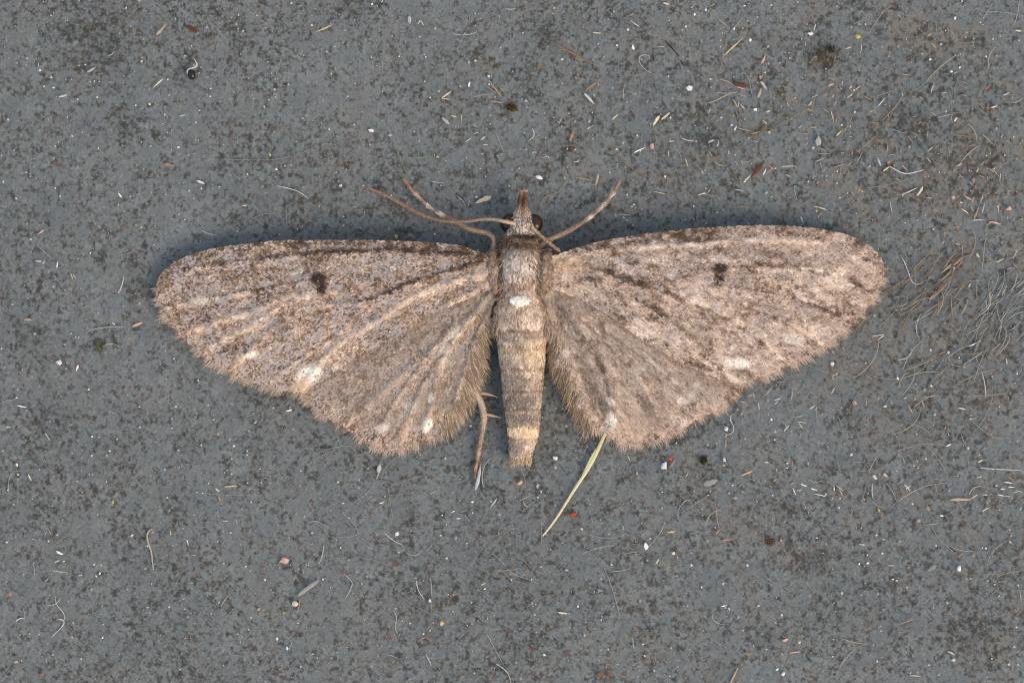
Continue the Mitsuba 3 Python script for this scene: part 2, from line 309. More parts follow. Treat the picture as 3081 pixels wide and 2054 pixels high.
def wing_colour(P, key, rng, base):
    left = key[1] == 'L'
    D = unit(P - base)
    u = P[:, 0] * D[:, 0].mean() + P[:, 1] * D[:, 1].mean()
    ca, sa = D[:, 0].mean(), D[:, 1].mean()
    s_ = math.hypot(ca, sa); ca, sa = ca / s_, sa / s_
    uu, vv = P[:, 0] * ca + P[:, 1] * sa, -P[:, 0] * sa + P[:, 1] * ca
    a = nz(uu / 130, vv / 42, 1.0, 31, 3)
    b = nz(uu / 30, vv / 17, 1.0, 37, 3)
    f = nz(uu / 11, vv / 8, 1.0, 39, 2)
    c = rng.random(len(P))
    t = (.49 if left else .59) + (.50 if left else .60) * (a - .5) + (.70 if left else 1.15) * (b - .5) + (.66 if left else .55) * (f - .5) + (.54 if left else .42) * (c - .5)  # left wings toned darker: their weaker light is put into the colour
    q = nz(P[:, 0], P[:, 1], 1 / 60, 41, 3)
    pe = [np.zeros(len(P))]
    for line, amp, wd, tone in dict(FL=VEINS_L, HL=VEINS_LH, FR=VEINS_R, HR=VEINS_RH)[key]:
        d, s, side = seg_dist(P, line)
        dash = nz(s, s * 0 + amp, 1 / 22, 51, 2)
        v = (dash - .5) * (2.2 - 1.4 * abs(tone)) + .46 * tone
        t += v * np.exp(-(d / (4.5 + 4.5 * abs(tone))) ** 2)
        if tone > .25:
            pe.append((.54 * tone) * np.exp(-(d / 8) ** 2) * np.clip((dash - .30) * 5, 0, 1))  # peach along the ridges: sunlit crests painted into the scale colour
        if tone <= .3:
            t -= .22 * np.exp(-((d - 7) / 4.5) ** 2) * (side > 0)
    edge = shapely.distance(shapely.boundary(POLY[key]), shapely.points(P))
    edge_in = cKDTree(spline(dict(FL=FW_L, HL=HW_L, FR=FW_R, HR=HW_R)[key]['outer'])).query(P)[0]
    if key[0] == 'F':
        cost = cKDTree(spline((FW_L if left else FW_R)['costa'])).query(P)[0]
        t -= .24 * np.exp(-(cost / 32) ** 4) * (nz(P[:, 0], P[:, 1], 1 / 30, 61, 2) > .42)
    C = palette(np.clip(t, 0, 1))
    grey = nz(P[:, 0], P[:, 1], 1 / 30, 71, 3)
    k = .62 if left else .16  # stronger grey on the left paints in its cooler light
    C = blend(C, (k + .25) * np.clip((grey - .42) * 5, 0, 1) * (t > .38) * (c > .3), (166, 161, 165))
    warm = np.clip((nz(P[:, 0], P[:, 1], 1 / 45, 81, 3) - .45) * 4, 0, 1)
    C = blend(C, (.30 if left else .42) * warm * (t > .5), (214, 186, 166))  # less peach on the left, part of the same painted shade
    if key[0] == 'H':
        C = blend(C, (.28 + .35 * np.clip((q - .4) * 3, 0, 1)) * np.clip(edge_in / 60, 0, 1), (150, 137, 126))
    outer = cKDTree(spline(dict(FL=FW_L, HL=HW_L, FR=FW_R, HR=HW_R)[key]['outer'])).query(P)[0]
    C = blend(C, .22 * np.exp(-(outer / 45) ** 2) * (c > .3), (200, 174, 158))
    C = blend(C, np.max(pe, axis=0) * (c > .2), (222, 193, 168))
    for sp in SPOTS[key]:
        kind, x, y, rx, ry, ang = sp[:6]; amt = sp[6] if len(sp) > 6 else 1.0
        m = blob(P, x, y, rx, ry, ang) * amt * np.where(rng.random(len(P)) < .14, .25, .7 + .35 * rng.random(len(P)))
        C = blend(C, m, {'d': (48, 33, 23), 'w': (246, 241, 232), 'p': (228, 199, 172)}[kind])
    return C

def jittered(poly, step, rng):
    x0, y0, x1, y1 = poly.bounds
    gx_, gy_ = np.meshgrid(np.arange(x0, x1, step), np.arange(y0, y1, step * .88))
    gx_ = gx_ + (np.arange(gx_.shape[0]) % 2)[:, None] * step / 2
    P = np.stack([gx_, gy_], -1).reshape(-1, 2) + rng.uniform(-.42, .42, (gx_.size, 2)) * step
    return P[shapely.contains_xy(poly, P[:, 0], P[:, 1])]

def normals(hf, P):
    e = 3.0
    zx = (hf(P + [e, 0]) - hf(P - [e, 0])) / (2 * e); zy = (hf(P + [0, e]) - hf(P - [0, e])) / (2 * e)
    return unit(np.stack([-zx, -zy, np.ones(len(P))], -1)), zx, zy

def make_wing(part, key, hf, base, fw, seed, label):
    rng = np.random.default_rng(seed)
    base = np.asarray(base, float)
    V, F, C = membrane(key, hf, lin((128, 108, 92)))
    k = add('moth__' + part, V, F, C, smooth=40 if False else False)
    labels[k] = {'label': label}
    # scales
    P = jittered(POLY[key].buffer(-1.0), 3.5, rng)
    N, zx, zy = normals(hf, P)
    d2 = unit(P - base)
    cl = spline(fw['costa'], 3.0); cd, ci = cKDTree(cl).query(P); ct = unit(np.gradient(cl, axis=0))[ci]
    d2 = unit(d2 + 2.5 * np.exp(-(cd / 16) ** 2)[:, None] * ct) if key[0] == 'F' else d2
    th = rng.normal(0, .22, len(P)) * (1 - .7 * np.exp(-(cd / 16) ** 2)); d2 = np.stack([d2[:, 0] * np.cos(th) - d2[:, 1] * np.sin(th), d2[:, 0] * np.sin(th) + d2[:, 1] * np.cos(th)], -1)
    D = np.stack([d2[:, 0], d2[:, 1], d2[:, 0] * zx + d2[:, 1] * zy], -1); D = unit(D - (D * N).sum(1, keepdims=True) * N)
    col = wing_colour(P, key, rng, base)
    col = col * rng.uniform(.84, 1.16, (len(P), 1))
    sz = rng.uniform(.8, 1.2, len(P))
    root = np.c_[P, np.maximum(hf(P), 4) + .8] - D * 4
    Vs, Fs, Cs = flakes(root, D, N, 10.5 * sz, 5.4 * sz, rng.normal(.12, .10, len(P)).clip(-.02, .5), rng.normal(0, .16, len(P)), col)
    ks = add(k + '__scales', Vs, Fs, Cs, 'scale_paint', smooth=False)
    labels[ks] = {'kind': 'stuff'}
    # fringe of hair-scales along the outer margin
    line = spline(fw['outer'], 1.0)
    cen = np.asarray(POLY[key].centroid.coords)[0]
    H = []
    for layer, (n, L0, inset) in enumerate([(760, 21, 8), (520, 14, 8)]):
        i = rng.integers(1, len(line) - 1, n)
        t = unit(line[np.minimum(i + 3, len(line) - 1)] - line[np.maximum(i - 3, 0)])
        nrm = np.stack([t[:, 1], -t[:, 0]], -1)
        nrm *= np.sign(((line[i] - cen) * nrm).sum(1, keepdims=True))
        rad = unit(line[i] - base)
        d = unit(nrm * .75 + rad * .45 + rng.normal(0, .12, (n, 2)))
        p = line[i] - nrm * rng.uniform(0, inset, (n, 1)) 
        z = np.maximum(hf(p), 5)
        clump = nz(i, i * 0, 1 / 22, 91, 2)
        dark = (clump + .25 * (rng.random(n) - .5)) < .44
        c0 = np.where(dark[:, None], lin((138, 121, 112)), lin((206, 187, 173))) * rng.uniform(.75, 1.2, (n, 1))
        dz = rng.normal(-.06, .08, n)
        H.append(hairs(np.c_[p, z + .5], unit(np.c_[d, dz]), L0 * rng.uniform(.5, 1.4, n) * (.35 + 1.3 * clump), 0.95, np.c_[rng.normal(0, 2.5, (n, 2)), rng.normal(-1, 1.5, n)], c0 * .9, c0 * 1.15))
    if key[0] == 'F':
        il = spline(fw['inner'], 1.0); n = 420
        i = rng.integers(2, int(len(il) * .62), n)
        t = unit(il[i + 2] - il[i - 2]); nrm = np.stack([t[:, 1], -t[:, 0]], -1); nrm *= np.sign(((il[i] - cen) * nrm).sum(1, keepdims=True))
        d = unit(nrm * .6 + unit(il[i] - base) * .8 + rng.normal(0, .15, (n, 2)))
        p = il[i] - nrm * rng.uniform(0, 5, (n, 1)); c0 = lin((176, 156, 142)) * rng.uniform(.6, 1.25, (n, 1))
        H.append(hairs(np.c_[p, np.maximum(hf(p), 5) + .6], unit(np.c_[d, rng.normal(-.05, .08, n)]), 13 * rng.uniform(.5, 1.3, n), .95, np.c_[rng.normal(0, 2, (n, 2)), rng.normal(-1, 1, n)], c0 * .9, c0 * 1.1))
    acc = Acc()
    for x in H: acc.put(*x)
    kf = add(k + '__fringe', *acc.out())
    labels[kf] = {'kind': 'stuff'}
    return k

# ---- hindwings first (they lie under the forewings), then the forewings
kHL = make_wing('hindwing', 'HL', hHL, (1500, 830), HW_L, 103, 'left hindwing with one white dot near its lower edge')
kHR = make_wing('hindwing', 'HR', hHR, (1632, 830), HW_R, 104, 'right hindwing with a dark crease beside the body')
kFL = make_wing('forewing', 'FL', hFL, (1500, 790), FW_L, 101, 'left forewing, tinted greyer as if shaded, with pleats along its veins')
kFR = make_wing('forewing', 'FR', hFR, (1632, 790), FW_R, 102, 'right forewing, tinted paler and warmer as if sunlit, dark dash at its middle')

def inner_fur(k, fw, hf, base, seed, pulls, n, cols, L0):
    """long soft hairs along a hindwing's inner margin"""
    rng = np.random.default_rng(seed)
    line = spline(fw['inner'], 1.0)
    i = rng.integers(0, int(len(line) * .86), n)
    t = unit(line[np.minimum(i + 4, len(line) - 1)] - line[np.maximum(i - 4, 0)])
    nrm = np.stack([t[:, 1], -t[:, 0]], -1)
    cen = np.asarray(POLY[k[1]].centroid.coords)[0]
    nrm *= np.sign(((line[i] - cen) * nrm).sum(1, keepdims=True))
    p = line[i] - nrm * 46 * rng.random((n, 1)) ** 1.6
    d = unit(nrm * pulls[0] + np.array([0, 1.0]) * pulls[1] + rng.normal(0, .13, (n, 2)))
    z = np.maximum(hf(p), 6) + 1.5
    ci = rng.integers(0, len(cols), n)
    c = lin(cols)[ci] * rng.uniform(.75, 1.2, (n, 1))
    V, F, C = hairs(np.c_[p, z], unit(np.c_[d, rng.normal(.02, .09, n)]), L0 * rng.uniform(.4, 1.2, n), 1.15, np.c_[rng.normal(0, 4, (n, 2)), rng.normal(-7, 4, n)], c * .9, c * 1.1)
    kk = add(k[0] + '__fur', V, F, C)
    labels[kk] = {'kind': 'stuff'}

inner_fur((kHL, 'HL'), HW_L, hHL, (1500, 830), 111, (.55, .8), 1250, [(192, 172, 150), (168, 149, 128), (216, 199, 178), (144, 125, 109)], 40)
inner_fur((kHR, 'HR'), HW_R, hHR, (1632, 830), 112, (.40, .9), 1200, [(168, 148, 126), (140, 122, 104), (198, 176, 152), (114, 98, 84)], 44)

# ------------------------------------------------------------------ the moth: body (head, thorax and abdomen are one mesh)
# y, centre x, half width, top z, bottom z
BODY = np.array([
    (636, 1572, 4, 74, 66), (642, 1572, 18, 88, 52), (655, 1571, 27, 104, 40), (672, 1570, 33, 114, 34), (688, 1568, 36, 116, 34), (700, 1566, 38, 112, 38), (708, 1565, 42, 112, 36),
    (718, 1564, 49, 124, 30), (732, 1564, 55, 136, 24), (752, 1564, 57, 146, 20), (785, 1564, 58, 154, 18), (830, 1564, 59, 156, 18), (870, 1564, 58, 150, 18), (900, 1565, 60, 140, 18), (918, 1566, 66, 128, 18),
    (928, 1566, 75, 124, 16), (945, 1568, 78, 124, 14), (975, 1568, 77, 122, 14), (1000, 1569, 73, 116, 14), (1048, 1570, 70, 112, 12), (1115, 1572, 64, 106, 10), (1182, 1572, 58, 98, 8),
    (1235, 1573, 53, 90, 7), (1283, 1574, 48, 82, 6), (1321, 1573, 42, 74, 6), (1360, 1568, 34, 64, 6), (1385, 1564, 29, 56, 8), (1392, 1563, 25, 50, 12), (1394, 1563, 6, 36, 26)], float)
SEGS = [1000, 1048, 1115, 1182, 1235, 1283, 1321]
from scipy.interpolate import PchipInterpolator
_bp = PchipInterpolator(BODY[:, 0], BODY[:, 1:])

def body_point(y, a):
    """surface point for position y and angle a (0 = top, + = right)"""
    y = np.asarray(y, float)
    cx, hw, zt, zb = _bp(y).T if y.ndim else _bp(y)
    zc, hz = (zt + zb) / 2, (zt - zb) / 2
    swell = np.zeros_like(y)
    lims = [930] + SEGS + [1396]
    for s0, s1 in zip(lims[:-1], lims[1:]):
        u = np.clip((y - s0) / (s1 - s0), 0, 1)
        ins = (y >= s0) & (y < s1)
        swell = np.where(ins, 3.4 * (u ** .55 * (1 - u ** 6)) - 1.2, swell)
    sx, sz = np.sin(a), np.cos(a)
    e = .86
    X = cx + (hw + swell) * np.sign(sx) * np.abs(sx) ** e
    Zz = zc + (hz + swell) * np.sign(sz) * np.abs(sz) ** e
    bump = 5.0 * (meshkit.fbm(np.stack([X / 22, y / 22 + 0 * X, Zz / 22], -1), 3, 7) - .5)
    return np.stack([X + sx * bump, y + 0 * X, np.maximum(Zz + sz * bump, 4)], -1)

ys = np.r_[np.linspace(636, 720, 40), np.linspace(722, 1394, 240)]
an = np.linspace(-np.pi, np.pi, 65)[:-1]
YY, AA = np.meshgrid(ys, an, indexing='ij')
V = body_point(YY.ravel(), AA.ravel())
n_, m_ = YY.shape
i, j = np.meshgrid(np.arange(n_ - 1), np.arange(m_), indexing='ij')
q = np.stack([i * m_ + j, i * m_ + (j + 1) % m_, (i + 1) * m_ + (j + 1) % m_, (i + 1) * m_ + j], -1).reshape(-1, 4)
F = np.vstack([q[:, [0, 1, 2]], q[:, [0, 2, 3]]])

def body_colour(P, rng):
    x, y = P[:, 0], P[:, 1]
    a = nz(x / 26, y / 20, 1, 131, 3); b = nz(x / 9, y / 9, 1, 132, 2); c = rng.random(len(P))
    t = .60 + .9 * (a - .5) + .6 * (b - .5) + .34 * (c - .5)
    off = (x - 1568) / 70
    C = palette(np.clip(t, 0, 1))
    ab = y > 925
    C = np.where(ab[:, None], C * .35 + .65 * np.stack([np.interp(np.clip(t + .05, 0, 1), [0, .35, .7, 1], lin([(104, 91, 83), (158, 140, 127), (202, 182, 163), (230, 213, 193)])[:, k]) for k in range(3)], -1), C)
    # grey smudges on the back of the abdomen, pale rear edge of each segment
    for (sx, sy, rx, ry, am) in [(1545, 1012, 34, 18, .7), (1600, 1010, 30, 12, .5), (1550, 1150, 36, 28, .7), (1566, 1208, 50, 26, .85), (1570, 1258, 46, 20, .85), (1530, 1100, 22, 40, .4), (1552, 1338, 22, 22, .6), (1590, 1240, 26, 18, .5), (1530, 950, 24, 14, .35), (1560, 1185, 20, 12, .5)]:
        C = blend(C, am * blob(P, sx, sy, rx, ry, 0, 9) * (c > .15), (108, 98, 94))
    for s in SEGS:
        wob = 5 * (nz(x, y, 1 / 16, 17, 2) - .5) + 7 * off ** 2
        C = blend(C, .45 * np.exp(-((y - s - 5 + wob) / 4.0) ** 2) * (c > .45), (214, 192, 160))
        C = blend(C, .68 * np.exp(-((y - s + 4 + wob) / 4.0) ** 2) * np.clip((nz(x, y, 1 / 22, 19, 2) - .30) * 5, 0, 1), (80, 67, 58))
    C = blend(C, .75 * blob(P, 1580, 1300, 46, 18, 0, 9), (228, 204, 170))
    C = blend(C, .5 * blob(P, 1570, 1382, 30, 9, 0, 9), (205, 178, 140))
    C = blend(C, .45 * blob(P, 1612, 1060, 34, 36, 0, 9), (212, 186, 152))  # right flank tinted peach, sunlight painted into the colour
    C = blend(C, .6 * blob(P, 1570, 1020, 6, 12, 0, 9), (214, 200, 176))
    # thorax: dark collar, lilac grey front patch, tan rear
    C = blend(C, .75 * np.exp(-((y - 738) / 24) ** 2) * (c > .12), (92, 76, 58))
    C = blend(C, .65 * blob(P, 1562, 800, 52, 34, 0, 9) * (c > .2), (212, 203, 197))
    C = blend(C, .75 * (np.abs(x - 1564) > 50) * (y > 775) * (y < 890), (74, 38, 26))
    C = blend(C, .30 * blob(P, 1566, 870, 56, 26, 0, 9), (136, 112, 94))
    # head: pale grey brown, peppered
    hd = (y < 706)
    C = np.where(hd[:, None], blend(C, .75 * (c > .2), (226, 216, 208)), C)
    C = np.where(((y > 700) & (y < 716) & (np.abs(x - 1562) < 24))[:, None], C * .45, C)
    return C

rng = np.random.default_rng(5)
kb = add('moth__body', V, F, body_colour(V, rng) * .8)
labels[kb] = {'label': 'stout scaly body with banded tapering abdomen'}

# scales of the body
rng = np.random.default_rng(6)
yb = rng.uniform(640, 1390, 16000); ab = rng.uniform(-1.9, 1.9, 16000)
wgt = _bp(yb)[:, 1] / 78
sel = rng.random(16000) < wgt; yb, ab = yb[sel], ab[sel]
P = body_point(yb, ab)
dy = unit(body_point(yb + 2, ab) - body_point(yb - 2, ab)); da = unit(body_point(yb, ab + .03) - body_point(yb, ab - .03))
N = unit(np.cross(dy, da)); N *= np.sign((N * np.stack([np.sin(ab), 0 * ab, np.cos(ab)], -1)).sum(1, keepdims=True))
th = rng.normal(0, .3, len(P))
D = unit(dy * np.cos(th)[:, None] + da * np.sin(th)[:, None])
head = yb < 706
sz = rng.uniform(.7, 1.3, len(P)) * np.where(head, .95, 1.0)
lift = rng.normal(.16, .12, len(P)).clip(0, .7) + np.where((yb > 706) & (yb < 748), .35, 0) + np.where(head, .2, 0)
abd = yb > 925
lift = np.where(abd, lift * .45, lift)
V, F, C = flakes(P - D * 4, D, N, np.where(abd, 9.5, 13) * sz, np.where(abd, 4.2, 4.8) * sz, lift, rng.normal(0, .3, len(P)), body_colour(P, rng) * rng.uniform(.88, 1.36, (len(P), 1)))
k = add(kb + '__scales', V, F, C, 'scale_paint', smooth=False); labels[k] = {'kind': 'stuff'}

# fine hair: shoulders, flanks, rear rim of the abdomen
acc = Acc()
def body_hair(n, y0, y1, a0, a1, L0, dir_y, dir_n, cols, r=1.2, seed=0, sd=.2):
    rng = np.random.default_rng(200 + seed)
    y = rng.uniform(y0, y1, n); a = rng.uniform(a0, a1, n)
    P = body_point(y, a)
    N = np.stack([np.sin(a), 0 * a, np.cos(a)], -1)
    D = unit(N * dir_n + np.array([0, 1.0, 0]) * dir_y + rng.normal(0, sd, (n, 3)))
    c = lin(cols)[rng.integers(0, len(cols), n)] * rng.uniform(.8, 1.2, (n, 1))
    acc.put(*hairs(P, D, L0 * rng.uniform(.5, 1.2, n), r, np.c_[rng.normal(0, 2, (n, 2)), rng.normal(-2, 2, n)], c * .85, c * 1.1))
TAN = [(184, 163, 145), (156, 136, 120), (212, 193, 174), (126, 107, 94)]
body_hair(260, 750, 925, .9, 1.7, 26, .9, .8, TAN, seed=1, sd=.3)
body_hair(260, 750, 925, -1.7, -.9, 26, .9, .8, TAN, seed=2, sd=.3)
body_hair(260, 1374, 1390, -1.5, 1.5, 15, 1.0, .12, [(204, 182, 156), (166, 144, 122), (220, 200, 174)], seed=3, sd=.12)
for s in SEGS:
    body_hair(90, s - 3, s + 3, -1.6, 1.6, 9, 1.0, .2, [(200, 174, 138), (150, 128, 100)], .9, seed=int(s))
body_hair(420, 708, 742, -1.5, 1.5, 17, .5, .55, [(128, 104, 78), (96, 76, 56), (170, 146, 110)], 1.3, seed=5, sd=.35)
body_hair(260, 644, 700, -1.3, 1.3, 9, -.2, .7, [(206, 196, 186), (150, 132, 118), (110, 90, 76)], 1.2, seed=6, sd=.5)
body_hair(240, 930, 1000, 1.0, 1.7, 34, 1.0, .25, TAN, seed=8)
body_hair(160, 930, 1000, -1.7, -1.0, 30, 1.0, .25, TAN, seed=9)
k = add(kb + '__hair', *acc.out()); labels[k] = {'kind': 'stuff'}

def shell(name, cx, cy, cz, rx, ry, rz, cfun, rot=0, seed=1, rough=.12, label=None, n_fl=600, dirv=(0, 1, 0), size=14):
    """a rounded lobe with scales of its own"""
    rng = np.random.default_rng(300 + seed)
    m = trimesh.creation.icosphere(subdivisions=4)
    v = np.array(m.vertices)
    f = 1 + rough * 2 * (meshkit.fbm(v * 2.2 + seed * 3, 3, seed) - .5)
    v = v * f[:, None] * [rx, ry, rz]
    a = math.radians(rot); R = np.array([[math.cos(a), -math.sin(a), 0], [math.sin(a), math.cos(a), 0], [0, 0, 1]])
    v = v @ R.T + [cx, cy, cz]
    k = add('moth__' + name, v, np.array(m.faces), cfun(v, rng) * .85)
    if label: labels[k] = {'label': label}
    if n_fl:
        pick = rng.choice(len(v), n_fl)
        nrm = unit((v[pick] - [cx, cy, cz]) @ R / np.array([rx, ry, rz]) ** 2 @ R.T)
        up = nrm[:, 2] > -.2
        p, nrm = v[pick][up], nrm[up]
        d = unit(np.asarray(dirv, float) @ R.T + rng.normal(0, .22, (len(p), 3))); d = unit(d - (d * nrm).sum(1, keepdims=True) * nrm)
        s = rng.uniform(.7, 1.3, len(p))
        V, F, C = flakes(p - d * 4, d, nrm, size * s, size * .42 * s, rng.normal(.25, .15, len(p)).clip(0, .8), rng.normal(0, .3, len(p)), cfun(p, rng) * rng.uniform(.78, 1.2, (len(p), 1)))
        kk = add(k + '__scales', V, F, C, 'scale_paint', smooth=False); labels[kk] = {'kind': 'stuff'}
    return k

def tan_col(P, rng):
    t = .46 + 1.0 * (nz(P[:, 0], P[:, 1], 1 / 18, 141, 3) - .5) + .5 * (rng.random(len(P)) - .5)
    return blend(palette(np.clip(t, 0, 1)), .3 + 0 * t, (186, 160, 130))
shell('shoulder_lobe', 1486, 815, 103, 19, 62, 20, tan_col, rot=-4, seed=1, n_fl=1500, label='left shoulder lobe of tan hair scales')
shell('shoulder_lobe', 1644, 815, 103, 19, 62, 20, tan_col, rot=4, seed=2, n_fl=1500, label='right shoulder lobe of tan hair scales')
shell('thorax_tuft', 1565, 903, 144, 28, 13, 8, lambda P, r: lin((253, 250, 244)) * np.ones((len(P), 1)) * (1 - .25 * (nz(P[:, 0], P[:, 1], 1 / 8, 3, 2)[:, None] > .62)), seed=3, rough=.25, n_fl=700, size=10, label='creamy white tuft at the rear of the thorax')

def collar_col(P, rng):
    t = .25 + .9 * (nz(P[:, 0] / 30, P[:, 1] / 5, 1, 145, 2) - .5) + .4 * (rng.random(len(P)) - .5)
    return blend(palette(np.clip(t, 0, 1)), .35 + 0 * t, (112, 90, 62))
shell('collar', 1563, 722, 112, 50, 13, 30, collar_col, seed=4, n_fl=900, rough=.2, size=12, label='dark brown ruffled collar behind the head')

# eyes
for s, (ex, ey) in enumerate([(1533, 673), (1607, 673)]):
    m = trimesh.creation.icosphere(subdivisions=4)
    v = np.array(m.vertices) * [27, 29, 26] + [ex, ey, 72]
    k = add('moth__eye', v, np.array(m.faces), lin((44, 22, 14)) * np.ones((len(v), 1)), 'eye_gloss')
    labels[k] = {'label': ('left' if s == 0 else 'right') + ' eye, dark red brown and glossy'}

# palps: two beak-like prongs
for s, dx in enumerate((-1, 1)):
    rng = np.random.default_rng(400 + s)
    pts = [(1570 + dx * 11, 652, 92), (1571 + dx * 9.5, 630, 92), (1573.5 + dx * 8, 606, 84), (1575 + dx * 6.5, 588, 76), (1577 + dx * 6.5, 575, 70)]
    V, F, t = tube(pts, [13, 10, 6.5, 4.2, 2.6], 12, 40)
    col = np.stack([np.interp(t, [0, .35, .6, .85, 1], lin([(176, 160, 146), (124, 98, 80), (92, 66, 48), (150, 114, 92), (226, 206, 188)])[:, q_]) for q_ in range(3)], -1) * rng.uniform(.8, 1.2, (len(V), 1))
    k = add('moth__palp', V, F, col)
    i = rng.choice(len(V) - 30, 340); p = V[i]
    ax = np.array(spline(pts, 2)); cn = ax[cKDTree(ax).query(p)[1]]
    nrm = unit(p - cn + 1e-6); d = unit(np.array([dx * -.05, -1.0, -.35]) + rng.normal(0, .2, (len(p), 3))); d = unit(d - (d * nrm).sum(1, keepdims=True) * nrm)
    V, F, C = flakes(p, d, nrm, 8 * rng.uniform(.7, 1.3, len(p)), 3.4, rng.normal(.12, .12, len(p)).clip(0, .6), rng.normal(0, .3, len(p)), col[i] * rng.uniform(.7, 1.35, (len(p), 1)))
    kk = add(k + '__scales', V, F, C, 'scale_paint', smooth=False); labels[kk] = {'kind': 'stuff'}

# antennae and legs
def limb(part, pts, rad, stops, cols, label=None, bands=0, seed=0, hairy=1.0, n=None):
    rng = np.random.default_rng(500 + seed)
    V, F, t = tube(pts, rad, 10, n or 90)
    if bands:
        ph = t * bands * 2 * np.pi
        ctr = np.repeat(V[:-2].reshape(-1, 10, 3).mean(1), 10, 0)
        V[:-2] = ctr + (V[:-2] - ctr) * (1 + .07 * np.sin(ph[:-2]))[:, None]
    cols = np.asarray(cols, float); cols = cols * .82 + cols.mean(1, keepdims=True) * .18
    C = np.stack([np.interp(t, stops, lin(cols)[:, q_]) for q_ in range(3)], -1)
    C = C * (.85 + .3 * nz(V[:, 0], V[:, 1], 1 / 6, 600 + seed, 2))[:, None] * (1 if not bands else (1 - .14 * np.cos(t * bands * 2 * np.pi))[:, None])
    k = add('moth__' + part, V, F, C)
    if label: labels[k] = {'label': label}
    if hairy:
        m = int(420 * hairy); i = rng.choice(len(V) - 2, m); ax = spline(pts, 2); kk_ = cKDTree(ax).query(V[i])[1]
        nrm = unit(V[i] - ax[kk_] + 1e-6); tg = unit(np.gradient(ax, axis=0))[kk_]
        d = unit(tg + rng.normal(0, .15, (m, 3))); d = unit(d - (d * nrm).sum(1, keepdims=True) * nrm)
        Vs, Fs, Cs = flakes(V[i], d, nrm, 8 * rng.uniform(.6, 1.3, m), 3.0, rng.normal(.15, .12, m).clip(0, .6), rng.normal(0, .3, m), C[i] * rng.uniform(.7, 1.4, (m, 1)))
        kk = add(k + '__scales', Vs, Fs, Cs, 'scale_paint', smooth=False); labels[kk] = {'kind': 'stuff'}
    return k

AB, AL = (128, 96, 76), (176, 146, 120)
limb('antenna', [(1552, 674, 112), (1525, 668, 112), (1470, 659, 106), (1413, 665, 96), (1341, 666, 84), (1276, 649, 72), (1211, 615, 60), (1159, 587, 48), (1110, 567, 40)],
     [5.2, 5.2, 4.6, 5.0, 5.4, 5.6, 5.6, 5.2, 3.4], [0, .05, .12, .5, 1], [(218, 196, 162), (204, 180, 148), (158, 136, 116), (132, 104, 86), (156, 120, 98)], 'left antenna stretched out over the stone', 46, 1, .6, 190)
limb('antenna', [(1600, 682, 112), (1612, 695, 114), (1648, 727, 110), (1684, 757, 98), (1715, 785, 78)], [5.2, 5.2, 4.8, 5.0, 4.6], [0, .2, .6, 1], [(206, 178, 140), (160, 130, 104), (150, 122, 98), (130, 100, 80)], 'right antenna running back under the right forewing', 16, 2, .4, 90)
LB = [(164, 138, 120), (142, 116, 100), (224, 210, 196), (138, 112, 96), (214, 196, 180), (144, 114, 96), (208, 184, 164), (156, 122, 100), (164, 124, 100)]
limb('foreleg', [(1482, 772, 84), (1486, 740, 84), (1485, 720, 82), (1474, 706, 80), (1446, 697, 76), (1393, 680, 68), (1365, 664, 60), (1308, 635, 44), (1272, 605, 32), (1244, 577, 22), (1218, 543, 13)],
     [8, 7.5, 7.2, 7.2, 7.4, 7.4, 6.6, 6.2, 5.6, 5.2, 4.2], [0, .55, .60, .64, .72, .76, .86, .89, 1], LB, 'left foreleg with pale rings at its joints', 0, 3, 1.2)
limb('foreleg', [(1622, 752, 84), (1630, 737, 82), (1668, 714, 76), (1712, 694, 66), (1748, 672, 56), (1781, 649, 44), (1821, 611, 30), (1848, 577, 20), (1862, 548, 12)],
     [8, 7.6, 7.6, 8.2, 6.4, 6.2, 5.6, 5.2, 4.2], [0, .50, .57, .62, .74, .78, .87, .9, 1], LB, 'right foreleg with pale rings at its joints', 0, 4, 1.2)
kl = limb('hindleg', [(1420, 1120, 34), (1432, 1175, 36), (1448, 1215, 34), (1456, 1246, 30), (1454, 1285, 24), (1446, 1331, 18), (1437, 1378, 12), (1428, 1431, 7)],
     [9, 10, 9.5, 9, 6.6, 6, 5.4, 4.2], [0, .3, .5, .7, .8, .86, .92, .96, 1], [(190, 164, 144), (198, 172, 152), (188, 162, 142), (164, 132, 114), (190, 160, 136), (140, 98, 74), (186, 156, 130), (136, 96, 72), (150, 108, 84)], 'left hind leg trailing below the hindwing', 0, 5, 1.2)
for pts in ([(1446, 1182, 37), (1470, 1186, 40), (1497, 1194, 36)], [(1452, 1244, 32), (1478, 1249, 34), (1509, 1257, 28)]):
    V, F, t = tube(pts, [4.6, 3.6, 1.0], 8, 14)
    add(kl + '__spur', V, F, lin((186, 156, 128)))

labels['moth'] = {'label': 'greyish brown moth with spread wings resting on the slate surface', 'category': 'moth'}
# ------------------------------------------------------------------ debris on the stone, traced piece by piece
# tiles of the photograph the coordinates were read in: origin and magnification
TILE = {'A': (0, 0, 2.2728), 'B': (1030, 0, 2.2728), 'C': (2051, 0, 2.2728), 'D': (2051, 690, 2.2835), 'E': (2051, 1370, 2.2835), 'F': (1030, 1370, 2.2835), 'G': (0, 1370, 2.2835), 'H': (0, 690, 2.2835)}
HUE = {'white': (232, 232, 238), 'cream': (206, 196, 176), 'grey': (140, 144, 144), 'silver': (178, 184, 188), 'tan': (172, 152, 132), 'straw': (202, 182, 144), 'brown': (122, 96, 74), 'orange': (170, 128, 102),
       'pink': (206, 168, 152), 'ash': (158, 160, 156), 'red': (190, 74, 58), 'maroon': (98, 54, 40), 'yellow': (204, 190, 84), 'green': (156, 174, 106), 'olive': (112, 106, 62), 'black': (28, 27, 28), 'blue': (150, 180, 196), 'teal': (120, 186, 188)}
WORD = {'ash': 'dull grey', 'silver': 'silvery', 'straw': 'yellowish'}
